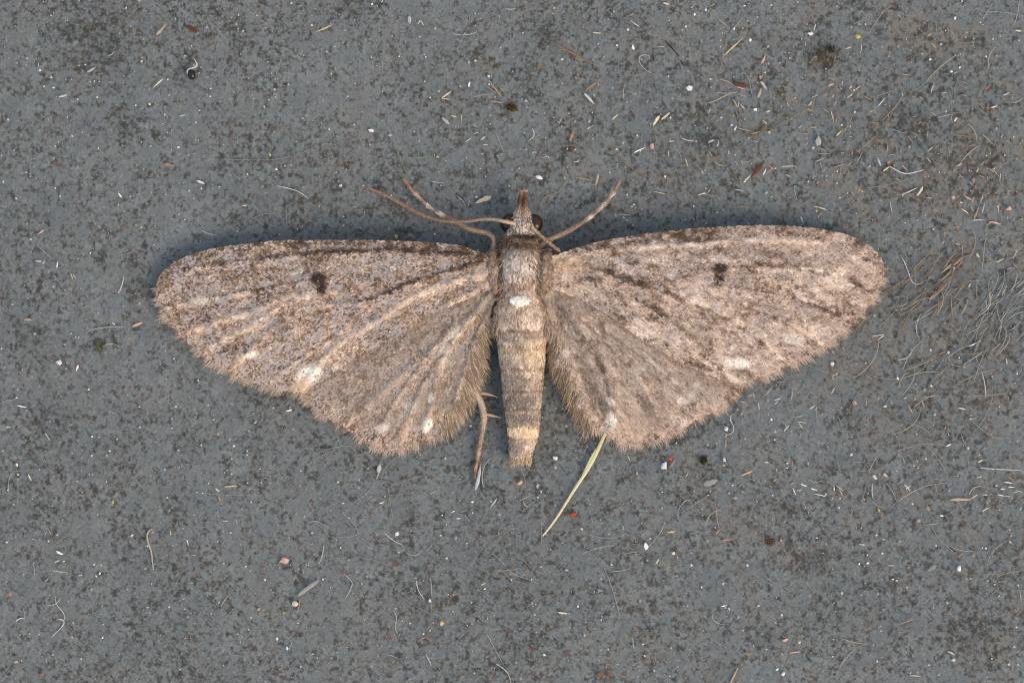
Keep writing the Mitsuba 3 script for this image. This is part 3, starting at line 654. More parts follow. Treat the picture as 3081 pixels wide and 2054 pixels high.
# f fibre: width then points;  s splinter: width then two ends;  g grain: width, height, x, y
DEB = '''A
f tan 5 1075,50 1130,5
f grey 5 990,220 1040,185 1080,150
s tan 24 1068,240 1135,165
s maroon 30 1265,175 1345,225
f white 6 740,382 765,372 785,350
s silver 20 595,495 655,460
g white 24 20 270,480
g white 16 14 350,530
g white 12 20 300,590
g white 24 12 366,600
g silver 12 12 490,545
g silver 12 12 450,545
s silver 18 400,665 460,650
s cream 13 1048,603 1115,540
g white 14 14 1147,545
f tan 4 1870,300 1930,240 2010,205 2150,195 2240,220 2340,265
s straw 15 2160,218 2272,170
f brown 5 1912,612 2005,560
f tan 7 1850,665 1870,700 1895,740
g white 12 12 2290,320
g white 12 13 1127,785
g cream 10 14 1578,680
g white 12 12 460,803
g white 13 13 495,932
g white 12 12 95,1027
s silver 14 1225,795 1270,785
g white 26 18 1220,1007
g tan 20 24 1290,1060
s orange 24 1118,1122 1195,1136
f silver 4 1420,1090 1600,1092 1800,1095 1950,1080 2040,1055 2120,1030
f silver 4 2185,1000 2240,983 2282,990
g green 30 30 1845,1055
g white 14 16 2250,885
s white 22 1345,1235 1400,1258
g white 14 14 1500,1277
s white 14 808,1320 832,1352
g silver 24 16 1292,1305
f white 7 1897,1272 1950,1283 1990,1293 2040,1310 2085,1340 2115,1360
f silver 5 1700,1522 1740,1490 1780,1470 1880,1470
f grey 3 1955,1360 1958,1450 1960,1560
s cream 10 1655,1408 1692,1402
g white 24 28 2330,1270
g cream 12 16 2300,1178
f brown 4 520,1400 540,1435 560,1475
g tan 22 14 185,1530
g green 20 20 930,1540
f white 3 1185,10 1200,15 1215,25
g cream 16 16 2265,505
f white 4 265,430 262,450 258,470
g white 10 10 1310,315
g tan 10 14 30,320
B
f white 9 1115,60 1150,65 1185,58
s cream 15 515,165 535,138
s cream 9 535,140 555,178
s silver 30 460,112 462,165
g cream 18 18 633,195
f grey 4 860,65 870,120 875,180
f tan 3 740,90 780,120 820,150 870,190
f white 4 755,225 790,240 840,240 890,232 920,220
g white 10 10 838,228
f grey 3 475,242 560,243 665,245
f orange 13 1435,285 1500,325 1580,370 1660,410 1750,458
f straw 4 1485,343 1540,347 1600,372
f tan 4 1600,175 1640,185 1680,210 1720,222
s cream 13 1715,222 1775,228
s cream 7 1970,140 2035,185
g white 20 24 1953,203
g white 26 42 1988,325
f grey 5 1970,385 2005,362 2040,338
f white 5 2105,400 2090,380 2030,395 2040,440 2070,475 2115,502
f black 10 2205,278 2250,325 2308,392
f black 9 2310,412 2325,434 2341,455
g tan 24 22 1600,535
s orange 14 1660,625 1780,552
s silver 26 1655,640 1722,712
g white 17 40 868,578
f straw 7 1000,548 1045,610 1090,665
f straw 7 985,590 1030,622 1075,652
f straw 6 1020,575 1050,610 1075,640
f straw 6 1060,580 1085,606 1105,630
f cream 5 900,665 960,650 1040,645
s tan 10 1015,690 1105,703
s cream 11 680,672 745,625
s cream 10 680,675 732,680
f tan 6 570,460 588,480 605,505
f tan 5 910,510 925,524 940,535
f tan 5 925,395 955,382 985,373
f grey 4 945,365 968,338 990,310
g white 10 12 745,572
g white 10 12 600,668
g silver 30 22 1258,690
f tan 6 1250,770 1232,812 1200,845
f silver 6 890,855 905,862 920,870
s silver 9 815,785 818,838
s cream 12 742,793 782,802
s silver 26 680,805 732,850
g white 48 26 198,893
g silver 32 24 327,925
f green 5 345,980 380,1050 415,1130 450,1220
f green 3 470,1078 560,1075 640,1075 700,1080
g cream 22 18 652,1073
g cream 16 13 957,1055
g cream 12 12 708,1102
g white 12 10 850,1080
s silver 10 845,970 885,945
s cream 8 900,914 932,905
s cream 11 945,962 977,933
s pink 10 960,990 996,990
f silver 5 1050,910 1080,980 1105,1045
f white 4 1300,880 1310,930 1265,965
s orange 22 1555,968 1585,888
s brown 20 1555,1000 1602,985
f tan 7 1545,1040 1580,1053 1612,1062
f white 6 1370,1080 1400,1072 1427,1078
f white 5 1380,1055 1398,1068 1418,1090
f orange 7 1820,985 1880,1060 1940,1120 2020,1175 2110,1215 2180,1223 2275,1217
f grey 4 1910,1100 1945,1180 1965,1280
s cream 12 1845,820 1885,783
g pink 18 22 1692,825
s cream 24 2125,860 2168,792
s cream 18 2182,818 2240,768
f tan 6 2128,900 2138,920 2150,942
g white 16 16 2245,805
g pink 34 48 2120,1000
s white 10 1995,1045 2070,1010
s cream 12 2235,970 2272,965
g silver 18 26 1920,978
f silver 5 2250,1015 2295,1035 2318,1110
g white 58 32 1348,1215
f tan 4 1255,1195 1290,1200 1330,1217
g green 22 24 1520,1217
f yellow 8 1600,1215 1650,1222 1707,1233
s tan 18 1732,1270 1752,1183
f white 5 605,1238 650,1248 690,1252
g white 16 13 1142,1273
f grey 3 960,1273 1005,1277 1050,1285
s cream 44 912,1390 1018,1348
f white 5 790,1345 815,1365 840,1400
f tan 4 1340,1450 1362,1405 1385,1350 1430,1330 1500,1290
g maroon 16 12 1385,1338
f grey 3 1490,1370 1545,1362 1600,1350
f tan 4 1560,1360 1590,1385 1625,1410
s cream 8 2125,1310 2212,1329
s tan 11 1880,1465 1970,1468
f grey 3 1610,1270 1660,1330 1700,1380
f green 8 2172,1560 2195,1515 2220,1468
f grey 3 95,1310 200,1360 270,1390 360,1385
s tan 6 1925,680 1930,578
s tan 10 1480,855 1500,805
g white 11 11 1500,865
g white 10 11 1503,570
f straw 5 1425,580 1450,583 1480,582
g white 12 12 660,625
s silver 9 1675,880 1725,858
s tan 9 1965,110 1992,92
g cream 14 20 1855,80
g cream 14 20 2325,205
s cream 8 1580,1110 1622,1100
f tan 5 1925,505 1945,508 1975,520
f grey 3 2105,572 2160,562 2200,557
s cream 14 2195,20 2232,28
g yellow 18 14 1448,55
C
f cream 4 20,10 40,28 60,52
g white 22 24 88,100
g white 14 26 165,65
g white 18 16 28,182
s tan 11 240,120 322,187
g white 28 20 358,197
f cream 5 365,185 385,160 430,110
s straw 10 290,380 420,260
g white 24 24 468,275
f tan 5 430,245 455,254 482,266
g cream 24 20 590,318
s cream 10 905,205 918,162
g white 44 34 880,232
s pink 18 545,437 572,378
f cream 6 790,382 805,364 822,345
g yellow 44 46 1205,252
f silver 4 1725,150 1745,200 1750,255 1775,285
f tan 6 1910,288 1938,291 1967,291
s tan 6 1180,165 1225,148
g white 20 24 1870,126
g white 22 18 1700,407
g white 16 18 1900,463
g white 14 20 2082,388
g white 12 12 1645,370
g white 24 18 1845,490
f silver 5 2080,80 2200,85 2340,110
f silver 4 2310,10 2295,100 2270,185
f silver 4 2060,130 2100,70 2130,20
s cream 18 2283,210 2322,215
g white 54 48 55,605
f cream 6 260,545 320,560 360,590
s maroon 32 358,572 456,590
s pink 10 380,593 436,613
f silver 8 405,460 440,510 460,550 475,620 500,685
f silver 5 425,400 450,430 482,455
s silver 22 540,558 582,617
s tan 22 520,672 545,600
f cream 7 175,705 260,675 310,650 385,630
f cream 4 235,632 320,638 385,630
f cream 4 385,640 410,652 440,660
f tan 4 180,835 270,770 350,705
s tan 14 350,680 382,740
g white 34 26 503,752
g cream 34 18 590,763
g silver 24 22 268,805
g yellow 18 14 355,790
g yellow 14 16 432,816
g white 22 20 343,855
f olive 9 410,940 470,910 545,895 640,860 700,820 740,780 780,755
f tan 5 790,800 840,760 890,735 940,725
s orange 13 470,915 552,890
g cream 26 24 597,906
f cream 6 385,875 440,890 492,902
s white 12 360,892 376,860
s silver 18 180,977 222,958
s silver 9 240,1004 255,960
f tan 7 240,920 270,955 297,987
f white 8 0,945 40,960 85,965
g silver 46 72 936,966
f cream 6 935,1008 960,1020 990,1036
f straw 7 930,1050 970,1052 1015,1050
s straw 7 910,1107 977,1080
s maroon 38 470,1215 555,1115
s cream 15 428,1242 482,1192
f tan 6 300,1270 350,1255 402,1240
s white 9 555,1197 577,1153
s orange 10 573,1197 627,1137
f tan 5 460,1045 485,1068 510,1092
s cream 7 680,1140 787,1138
f cream 6 945,1105 955,1140 970,1182
f tan 4 1070,1120 1120,1080 1170,1050
s orange 12 1163,1062 1172,1028
s tan 7 1200,1112 1240,1030
f cream 4 1045,1145 1085,1132 1127,1122
f silver 4 1090,1150 1088,1180 1078,1212
s straw 11 1055,932 1102,888
s orange 9 1100,890 1155,855
s pink 10 1000,592 1042,572
s pink 12 1145,605 1165,588
s pink 10 1188,618 1222,588
s pink 11 1130,672 1168,638
s orange 10 965,662 1000,638
s pink 10 1030,668 1046,643
s orange 9 1240,652 1305,690
s pink 9 1040,722 1065,690
s tan 8 960,738 1012,777
s cream 9 1018,752 1040,832
s orange 9 1065,768 1080,822
g white 24 24 1187,766
s silver 11 888,667 932,650
s cream 10 868,727 892,692
s silver 10 1340,732 1387,675
f silver 6 1310,750 1320,762 1332,777
f silver 9 1420,885 1460,890 1495,905 1545,897
f cream 5 1570,905 1610,930 1640,975
s orange 10 1545,928 1582,977
s silver 10 1705,642 1727,573
f silver 8 1750,805 1800,793 1850,780
f silver 7 1840,832 1845,805 1852,778
s cream 14 1863,832 1887,803
f tan 7 1910,912 1935,880 1960,845
f silver 9 1955,850 2010,915 2015,962
s orange 7 1885,928 1992,936
f cream 6 2060,922 2095,955 2127,987
f tan 5 1890,1005 1935,1018 1987,1036
f cream 5 1825,1010 1830,1040 1836,1072
f white 10 1420,1138 1470,1165 1530,1187 1590,1180 1655,1163
s straw 16 1378,1172 1424,1138
s silver 12 1340,1078 1362,1134
s tan 9 1400,1047 1410,982
g orange 30 26 1415,1112
g blue 22 10 1755,1053
g teal 26 18 773,1276
f cream 5 770,1290 778,1325 787,1360
g white 13 13 865,1243
g white 13 13 1063,1252
s silver 10 1495,1337 1612,1283
s cream 20 1608,1338 1650,1275
s tan 10 388,1411 467,1421
s cream 9 908,1412 997,1439
s silver 12 815,1478 838,1532
f tan 5 1670,1295 1710,1400 1755,1500
s pink 11 1935,1342 1982,1367
s tan 11 1983,1388 2002,1342
s tan 11 2033,1402 2062,1328
s silver 10 2052,1462 2072,1388
s cream 12 1912,1428 1967,1467
s tan 12 1998,1505 2037,1408
s cream 9 1988,1508 2067,1504
s cream 11 2103,1515 2182,1532
s tan 9 2165,1458 2171,1392
g pink 30 28 1857,1350
g pink 46 34 2235,1425
g orange 36 24 1885,1553
f grey 3 1760,1540 1800,1490 1855,1425
f tan 5 2290,1355 2310,1250 2340,1170
f tan 5 2110,1292 2125,1255 2142,1218
f tan 5 2150,990 2175,1060 2212,1102
f grey 4 2205,1060 2220,930 2300,820
s silver 12 2198,652 2242,634
f grey 3 2150,655 2220,650 2300,652
f silver 6 2260,705 2310,690 2341,665
s cream 11 2113,737 2162,724
f tan 7 2020,680 2060,610 2092,543
f tan 6 2085,492 2100,455 2116,418
s tan 10 215,1105 292,1140
s cream 8 25,1085 45,1138
s tan 9 360,1100 385,1120
f cream 6 390,1103 430,1104 467,1108
s silver 10 365,1295 427,1303
s tan 9 130,1160 158,1195
g silver 30 26 580,1322
s cream 12 113,1335 165,1322
s tan 12 180,1320 195,1295
g tan 40 26 240,1455
g cream 16 20 2130,270
s white 10 420,42 440,40
f tan 5 1700,600 1728,590 1690,620
s pink 9 1505,1130 1545,1168
g tan 16 14 1665,1210
g cream 14 14 1195,1460
s tan 8 1425,1380 1442,1455
s cream 9 2015,1180 2030,1148
s tan 9 2120,1150 2162,1198
D
f white 7 1510,190 1545,260 1570,330 1600,375 1635,375 1665,350
s tan 14 1780,305 1852,238
s orange 13 1868,248 1932,193
f tan 9 1640,470 1730,390 1830,310 1905,240
f tan 8 1715,612 1790,500 1850,410
s grey 10 1800,472 1852,408
f cream 8 1700,482 1750,435 1802,388
f brown 7 1600,540 1660,500 1740,440
f cream 6 1460,555 1540,540 1600,495
f tan 6 1925,180 1965,182 2010,186
f cream 5 1930,110 1928,140 1930,175
s cream 14 2025,165 2045,200
f cream 5 2035,200 2045,215 2060,232
f cream 5 1845,450 1880,468 1922,492
s straw 14 2117,492 2118,420
f white 8 1490,893 1540,885 1570,860 1580,815
f cream 7 1645,580 1615,650 1615,710 1640,752
f tan 5 1215,780 1220,680 1260,610 1330,575
f white 9 1310,735 1348,728 1387,720
s silver 10 1348,758 1392,724
f tan 5 1255,650 1300,740 1370,810 1450,877
g blue 28 24 1325,592
g white 32 38 1037,922
s silver 10 1030,833 1046,852
s cream 13 1028,1007 1072,987
f tan 4 920,960 1000,1030 1110,1112
f silver 6 645,1044 680,1046 717,1049
s tan 9 570,1142 622,1078
s silver 9 490,1123 501,1158
s orange 9 748,1056 787,1034
s tan 8 753,1172 759,1102
f silver 9 1150,1090 1175,1096 1190,1132
s silver 11 1030,1127 1052,1088
g pink 34 50 1190,1195
s silver 11 633,1177 682,1160
s silver 9 635,1207 662,1178
s silver 10 525,1188 536,1242
s tan 8 530,1303 533,1248
g white 22 20 615,1306
g white 36 36 305,1370
f white 6 345,1270 335,1310 355,1350 350,1395 320,1410 295,1395
s silver 16 703,1387 742,1343
s silver 10 798,1319 857,1331
s silver 9 800,1323 832,1368
s grey 12 778,1291 842,1274
f silver 5 925,1215 928,1270 930,1332
f grey 3 900,1320 920,1385 942,1452
s silver 9 878,1238 917,1208
f silver 6 1068,1278 1088,1315 1112,1354
g white 36 22 1395,1216
f grey 5 1410,1200 1425,1160 1450,1135
f grey 5 1265,1215 1330,1130 1400,1080 1440,1060
f tan 4 1530,980 1650,910 1720,890 1850,840 1990,790
s orange 10 1758,862 1827,834
s white 10 1973,802 2057,764
f tan 5 1700,1100 1770,1040 1842,975
f grey 4 1695,1090 1700,1060 1780,990 1850,930
f cream 6 1645,1155 1705,1148 1767,1139
s tan 10 1643,1168 1667,1222
s tan 9 1553,1208 1587,1267
f white 8 2090,1150 2080,1050 2060,970
s white 9 1900,1227 1952,1236
f silver 5 1650,1298 1690,1310 1742,1332
g cream 26 22 1740,1272
f grey 3 1735,1170 1780,1250 1830,1322
f tan 5 1858,1322 1868,1295 1882,1268
g white 14 14 1985,1302
f cream 4 1990,1303 2015,1296 2042,1284
f silver 4 2130,1425 2210,1430 2292,1430
f silver 4 1920,1400 1960,1500 2000,1552
s white 13 1818,1491 1852,1474
f silver 5 1830,925 1875,933 1927,942
g tan 28 26 1942,946
f silver 7 2025,870 2035,915 2077,946
s silver 9 2230,883 2236,928
g white 14 14 1905,880
g white 14 16 2305,990
f grey 4 1365,955 1420,962 1482,980
f tan 5 1050,890 1100,850 1155,800
s straw 12 2160,225 2218,200
s tan 11 2235,275 2272,262
f silver 6 2260,210 2300,260 2340,310
s cream 11 1965,410 1985,372
f cream 6 1465,470 1530,460 1560,468
g white 22 28 1485,1022
f cream 5 1255,570 1252,610 1245,650
g cream 14 12 1120,1472
f silver 5 1760,1380 1800,1410 1840,1432
f silver 4 435,1350 465,1370 495,1392
s tan 9 305,1440 300,1510
E
s grey 66 150,200 248,168
g white 26 42 293,30
g tan 28 26 290,66
f tan 6 105,200 180,130 268,60
s straw 12 408,136 485,104
f tan 5 0,395 80,340 160,290 275,233
f cream 8 0,340 20,315 58,304
g maroon 32 30 215,303
f pink 5 230,330 240,400 250,470 275,510
f cream 8 165,468 200,405 272,372
s orange 15 233,542 268,503
s orange 14 283,582 347,577
f silver 7 740,20 735,55 725,88
s white 10 818,194 862,209
s white 9 763,223 787,273
s cream 8 790,238 822,239
s white 10 888,224 933,238
f silver 5 870,162 900,176 935,188
f silver 4 895,190 930,180 975,174
f white 9 913,262 950,270 992,281
s white 9 1050,242 1045,207
f white 7 1063,203 1085,222 1112,242
s silver 7 1080,228 1107,272
g white 44 36 1328,148
g cream 44 30 1400,132
f white 8 1315,190 1308,240 1315,292
f silver 7 1405,190 1445,240 1477,317
f tan 6 1238,328 1252,270 1267,213
f cream 5 1310,310 1345,345 1387,358
s yellow 14 1352,362 1364,392
f cream 6 1288,122 1310,60 1347,8
f silver 7 1483,202 1505,182 1532,160
s white 8 1528,198 1572,242
s white 7 1540,232 1572,208
f silver 5 1455,342 1550,270 1650,220 1850,193
f silver 6 1593,238 1610,250 1637,267
s white 9 2213,184 2272,190
s white 9 2243,215 2287,218
s white 8 2190,229 2225,230
s white 10 2173,268 2217,277
s silver 9 2218,275 2267,279
s silver 9 2298,238 2347,256
s white 8 2068,269 2102,268
s silver 8 2278,251 2312,247
s tan 28 1848,304 1992,302
s pink 13 1990,296 2037,268
f cream 8 1975,270 2010,220 2072,215
s cream 11 2028,152 2062,139
f white 7 2050,85 2150,92 2341,98
s cream 10 2063,386 2117,354
s cream 13 2038,46 2072,28
g teal 24 14 710,453
f tan 6 683,478 690,508 697,538
g white 34 24 1785,413
g pink 34 28 1630,446
f cream 7 1680,475 1720,472 1762,464
f silver 4 1720,480 1760,560 1820,620 1892,692
f silver 3 1820,608 1900,645 2022,655
s grey 36 1688,795 1750,750
g white 46 46 1910,776
f silver 4 2105,720 2150,650 2242,580
g tan 26 22 2255,592
g white 18 18 1380,670
g white 14 14 1275,681
g white 16 18 1220,743
g white 22 16 1278,739
g white 24 16 1386,574
g white 16 18 1338,547
g white 13 13 1748,615
g white 15 14 2090,636
g white 18 18 2163,204
g white 18 14 1450,849
g white 14 14 1478,857
s pink 12 1418,752 1462,755
f olive 5 970,870 995,900 1022,932
s tan 9 1512,1156 1597,1119
f white 5 215,1090 215,1120 250,1150 292,1156
s white 9 273,1034 312,1028
f cream 5 190,1250 260,1290 322,1327
s orange 15 432,1355 497,1357
s pink 18 693,1271 732,1259
s pink 13 738,1356 817,1347
f tan 6 790,1265 850,1280 907,1311
f cream 5 1110,1260 1180,1280 1277,1297
f silver 6 1088,1447 1140,1380 1197,1324
g white 24 16 658,1468
g white 34 38 697,1500
f straw 17 333,1566 360,1510 388,1456
g cream 18 18 1343,1412
s cream 13 1828,1344 1877,1371
s straw 10 1568,1509 1642,1516
f tan 6 998,1541 1020,1524 1047,1511
f straw 6 2175,830 2260,800 2332,795
f cream 6 2278,822 2284,795 2290,768
s tan 11 2329,938 2336,1002
g white 20 20 1100,945
g silver 22 26 1825,1012
g orange 18 24 1570,840
f cream 5 1165,368 1172,390 1160,412
s white 9 1218,608 1262,612
g white 12 14 626,272
s silver 8 845,372 855,348
g cream 20 18 370,292
s cream 12 565,45 600,50
f cream 6 1060,52 1078,60 1085,78
f silver 6 1180,44 1215,47 1250,42
F
s silver 26 915,237 950,55
f silver 8 970,217 960,150 990,50 1030,13
f grey 4 250,0 265,30 278,62
s silver 34 243,115 258,58
f cream 9 236,163 250,122 273,80
f tan 4 320,215 450,165 600,130
f silver 5 315,220 325,300 350,442
g white 50 36 1462,18
f silver 5 1490,45 1508,63 1527,82
g pink 52 38 1218,185
f pink 11 1232,198 1240,208 1252,216
f silver 5 1225,88 1250,150 1260,215
g silver 24 36 1343,208
g cream 18 16 1365,246
g white 22 14 8,328
s white 11 253,326 287,320
g white 22 15 893,318
f silver 5 0,385 50,440 100,500 97,590
f white 7 290,530 340,575 412,612
f white 5 445,665 500,685 552,638
f silver 5 580,655 600,635 617,608
f tan 6 1010,550 1090,540 1162,504
f grey 3 1060,260 1130,320 1252,386
f grey 4 1085,330 1150,420 1242,502
f pink 7 1215,312 1260,290 1302,264
f white 6 1245,313 1252,335 1277,352
f tan 5 980,412 1000,330 1057,268
s silver 13 1018,353 1062,292
g red 60 42 1587,406
g orange 28 26 1560,306
f tan 6 1680,350 1750,375 1828,416
f tan 5 1810,365 1900,335 1980,322 2080,340 2150,380 2217,442
f silver 6 2217,458 2190,520 2120,610 2080,652
g white 40 52 2085,622
g cream 30 26 2275,670
s straw 14 2233,526 2288,520
g white 48 76 2212,72
g red 40 36 2253,20
f pink 16 2285,30 2262,60 2250,87
f silver 4 2015,95 2045,150 2087,192
g silver 26 26 2027,122
f cream 6 1650,675 1740,640 1872,614
f tan 5 1985,605 2015,608 2047,607
f cream 4 1940,675 1990,665 2032,659
f cream 6 1845,797 1910,790 1982,774
f grey 4 1130,560 1220,660 1290,720 1380,777
f silver 4 1030,675 1120,760 1160,800 1250,840 1352,886
s brown 14 1160,803 1171,738
f tan 6 1030,813 1060,832 1090,850
g maroon 20 12 1080,845
f grey 4 1300,1010 1400,965 1500,930 1520,860 1592,768
f grey 3 1080,890 1120,970 1200,1010 1272,1020
f grey 4 760,1132 880,1095 950,1060 1002,998
f white 7 510,858 525,930 562,982
f silver 4 605,840 612,900 610,1082
g white 20 38 601,995
f white 6 345,1060 370,1130 365,1180 396,1232
g red 28 30 328,1240
g straw 36 46 685,1150
f pink 6 530,1272 580,1250 612,1277
f white 5 305,1365 345,1375 387,1402
f white 7 575,1365 590,1395 613,1442
f silver 7 995,1225 1050,1330 1112,1442
f white 7 1060,1430 1110,1465 1140,1500 1155,1557
g brown 72 56 1768,1500
g brown 56 44 1826,1500
s cream 15 1478,1074 1547,1083
s blue 11 1748,914 1792,931
f white 6 1995,1250 1998,1288 2004,1327
f silver 7 438,1564 455,1540 487,1524
f white 6 12,805 30,830 65,865 45,940 20,988
g red 18 22 8,808
f silver 6 2205,1498 2228,1510 2230,1560
f orange 5 2318,235 2322,280 2326,322
f silver 5 2340,330 2305,400 2322,458
f orange 4 2215,345 2270,335 2335,320
g white 18 18 1645,503
g white 13 13 675,548
g white 14 13 387,665
g yellow 18 16 238,540
g white 16 18 1850,748
g white 14 16 1780,848
g white 13 13 1300,850
g white 13 16 1161,853
g white 15 15 2115,570
g white 20 16 2065,1294
s cream 10 955,890 988,870
g pink 20 16 1437,864
g pink 14 14 1432,642
s cream 10 748,390 776,378
s grey 10 805,390 852,374
f cream 4 1365,450 1368,530 1365,612
g pink 20 30 780,565
s tan 11 595,265 642,244
s cream 12 2152,745 2176,708
f silver 6 1510,560 1530,545 1548,524
s maroon 16 1282,1295 1305,1335
g silver 34 20 1540,787
g orange 12 14 455,300
s white 8 785,432 818,430
f silver 7 840,405 855,430 885,462
G
g white 18 28 115,63
f silver 4 65,262 65,160 100,110 152,108
s white 10 193,128 217,175
g yellow 24 30 775,320
g olive 16 12 810,355
f pink 6 320,490 340,520 357,562
f tan 5 380,610 430,570 502,538
s white 20 388,655 434,678
f cream 15 1047,503 1012,545 1015,590 1035,650 1045,710 1055,782
g tan 26 30 1050,525
f white 7 385,970 395,1030 440,1090 446,1117 398,1120
f white 7 398,1120 440,1145 425,1175 360,1247
f white 7 328,1025 380,1018 418,978
f white 8 110,1137 135,1118 168,1116
f silver 5 165,1127 165,1070 145,1025
f silver 4 230,730 235,795 242,862
f cream 6 358,787 410,797 477,806
f cream 4 485,750 486,775 490,802
s straw 13 1543,214 1632,207
s orange 16 1500,278 1516,315
s cream 12 1480,222 1506,246
f silver 4 1310,260 1400,260 1500,265 1600,270 1712,272
f brown 4 1720,172 1760,100 1815,20
f silver 10 2225,615 2215,680 2190,747
g pink 76 52 1955,722
g orange 28 26 1812,775
s ash 40 2050,960 2195,855
g cream 50 44 2030,1016
f pink 12 2062,985 2055,1030 2038,1084
f silver 8 1520,1037 1545,990 1572,958
g pink 30 22 1775,1056
f grey 3 1790,1045 1830,1028 1882,1014
g yellow 16 24 1950,1080
g orange 36 34 70,948
g orange 40 30 290,1500
g cream 28 24 110,1417
g cream 14 12 147,1408
g white 24 28 1973,1322
f silver 4 1985,1335 1995,1310 2008,1278
f tan 4 1305,1220 1315,1265 1332,1312
f silver 10 2128,458 2165,450 2205,463
g maroon 22 14 2225,460
g silver 30 16 2145,530
g cream 26 18 2320,182
g pink 24 16 1013,1042
g white 22 18 44,594
g white 14 13 394,545
s white 8 1284,578 1294,614
f white 8 1316,681 1332,685 1352,687
s cream 10 373,732 412,718
g white 14 14 438,725
g white 15 13 694,752
g white 16 14 998,776
g white 14 12 320,854
g white 14 12 560,821
g white 14 14 660,828
g white 13 13 1292,1107
g white 14 13 1700,188
g white 14 14 1796,185
g white 14 13 1130,96
g white 13 13 1393,258
g white 14 12 1148,288
s cream 8 1532,452 1570,446
g orange 18 16 870,668
g white 14 14 705,1250
g white 14 14 1236,1468
f silver 5 1810,640 1825,640 1842,640
s pink 10 1170,515 1176,545
H
f silver 5 245,100 300,150 365,213
s white 14 390,263 396,222
f silver 8 408,223 425,235 442,248
s silver 13 238,215 287,220
s silver 12 290,238 306,213
s cream 8 483,298 500,342
s cream 7 500,305 520,337
f white 8 810,442 835,390 850,322
f white 5 585,712 650,685 740,672 852,673
s pink 22 908,667 982,638
s pink 11 163,620 217,620
g pink 26 16 675,576
g white 52 40 405,913
g cream 22 22 238,715
g white 20 24 612,1098
f tan 5 320,867 360,852 402,839
f cream 6 700,802 760,785 827,812
s white 18 523,972 538,930
g red 18 16 548,926
s white 13 113,1209 182,1223
f silver 4 0,1195 60,1175 132,1154
f white 10 308,1398 325,1420 342,1448
g red 16 18 1222,175
g white 18 14 210,68
g white 13 13 620,162
g white 14 13 1195,887
g cream 13 13 1520,1013
g white 13 14 1362,1038
g white 13 13 1430,1207
s pink 14 263,32 298,4
f pink 4 820,182 860,170 902,159
s white 14 1963,1250 2007,1237
f tan 4 1855,1277 1930,1210 1992,1143
f grey 3 2060,1480 2150,1505 2302,1500
f white 6 1385,8 1430,28 1490,40
g yellow 30 38 2722,50
g white 20 20 755,1520
g cream 14 20 1382,1482
g white 14 12 2015,1372
g pink 16 16 805,1440
s cream 9 40,1358 76,1360
s silver 11 1742,1333 1768,1316
f silver 5 585,440 596,452 606,470
g cream 13 13 345,1318
g white 13 12 1180,1365
g silver 14 14 85,515
s white 9 768,640 790,655
f grey 4 1855,330 1890,370 1905,410'''

def mesh_fibre(pts, width, col, rng):
    pts = np.asarray(pts, float)
    r = max(width * .37, .8)
    L = np.linalg.norm(np.diff(pts, axis=0), axis=1).sum()
    z = r * .8 + rng.uniform(0, 1, len(pts)) * min(5, L * .03)
    z[0] = z[-1] = r * .7
    rad = np.array([.7, 1, 1, .95, .8, .45]) * r
    V, F, t = tube(np.c_[pts, z], rad, 6, int(np.clip(L / 6, 5, 44)))
    V[:, :2] += .8 * r * (np.stack([nz(V[:, 0], V[:, 1], 1 / 16, 7, 2), nz(V[:, 1], V[:, 0], 1 / 16, 8, 2)], -1) - .5)
    C = lin(np.asarray(col) * .90) * rng.uniform(.78, 1.08) * (.78 + .44 * nz(t * L, t * 0, 1 / 14, int(rng.integers(99)), 2))[:, None]
    return V, F, C

def mesh_splinter(p, q, width, col, rng):
    p, q = np.asarray(p, float), np.asarray(q, float)
    L = np.linalg.norm(q - p)
    prof = np.array([.35, .8, 1, .95, .85, .6, .15]) * (1 + .14 * rng.normal(size=7))
    if rng.random() < .4: prof = prof[::-1]
    s = np.linspace(0, 1, 7)
    n = np.array([-(q - p)[1], (q - p)[0]]) / L
    bow = rng.normal(0, .03) * L
    pts = p + (q - p) * s[:, None] + n * (bow * 4 * s * (1 - s))[:, None]
    th = np.clip(width * .16, 1.2, 5)
    z = th + 1 + np.linspace(0, rng.uniform(0, min(7, L * .14)), 7)[::int(rng.choice([-1, 1]))]
    V, F, t = tube(np.c_[pts, z], np.maximum(prof * width * .42, .5), 8, 15, flat=th / (width / 2))
    v = (V[:, :2] - p) @ n
    C = lin(col) * (.72 + .55 * nz(v / max(width, 4) * 3, t * 3, 1.0, int(rng.integers(99)), 2))[:, None]
    C = C * (1 - .25 * (t > .8)[:, None] * rng.random())
    return V, F, C

def mesh_grain(x, y, w, h, col, rng):
    pts = unit(rng.normal(size=(16, 3))) * rng.uniform(.78, 1.05, (16, 1))
    hz = .34 * min(w, h) + 1.5
    pts = pts * [w / 2, h / 2, hz]
    a = rng.uniform(-.3, .3); pts[:, :2] = pts[:, :2] @ np.array([[math.cos(a), -math.sin(a)], [math.sin(a), math.cos(a)]])
    hull = ConvexHull(pts)
    F = hull.simplices.copy()
    cr = np.cross(pts[F[:, 1]] - pts[F[:, 0]], pts[F[:, 2]] - pts[F[:, 0]])
    flip = (cr * pts[F].mean(1)).sum(1) > 0
    F[flip] = F[flip][:, ::-1]
    F = F[:, ::-1]
    V = pts + [x, y, hz * .75]
    return V, F, lin(col) * rng.uniform(.8, 1.08, (len(V), 1))

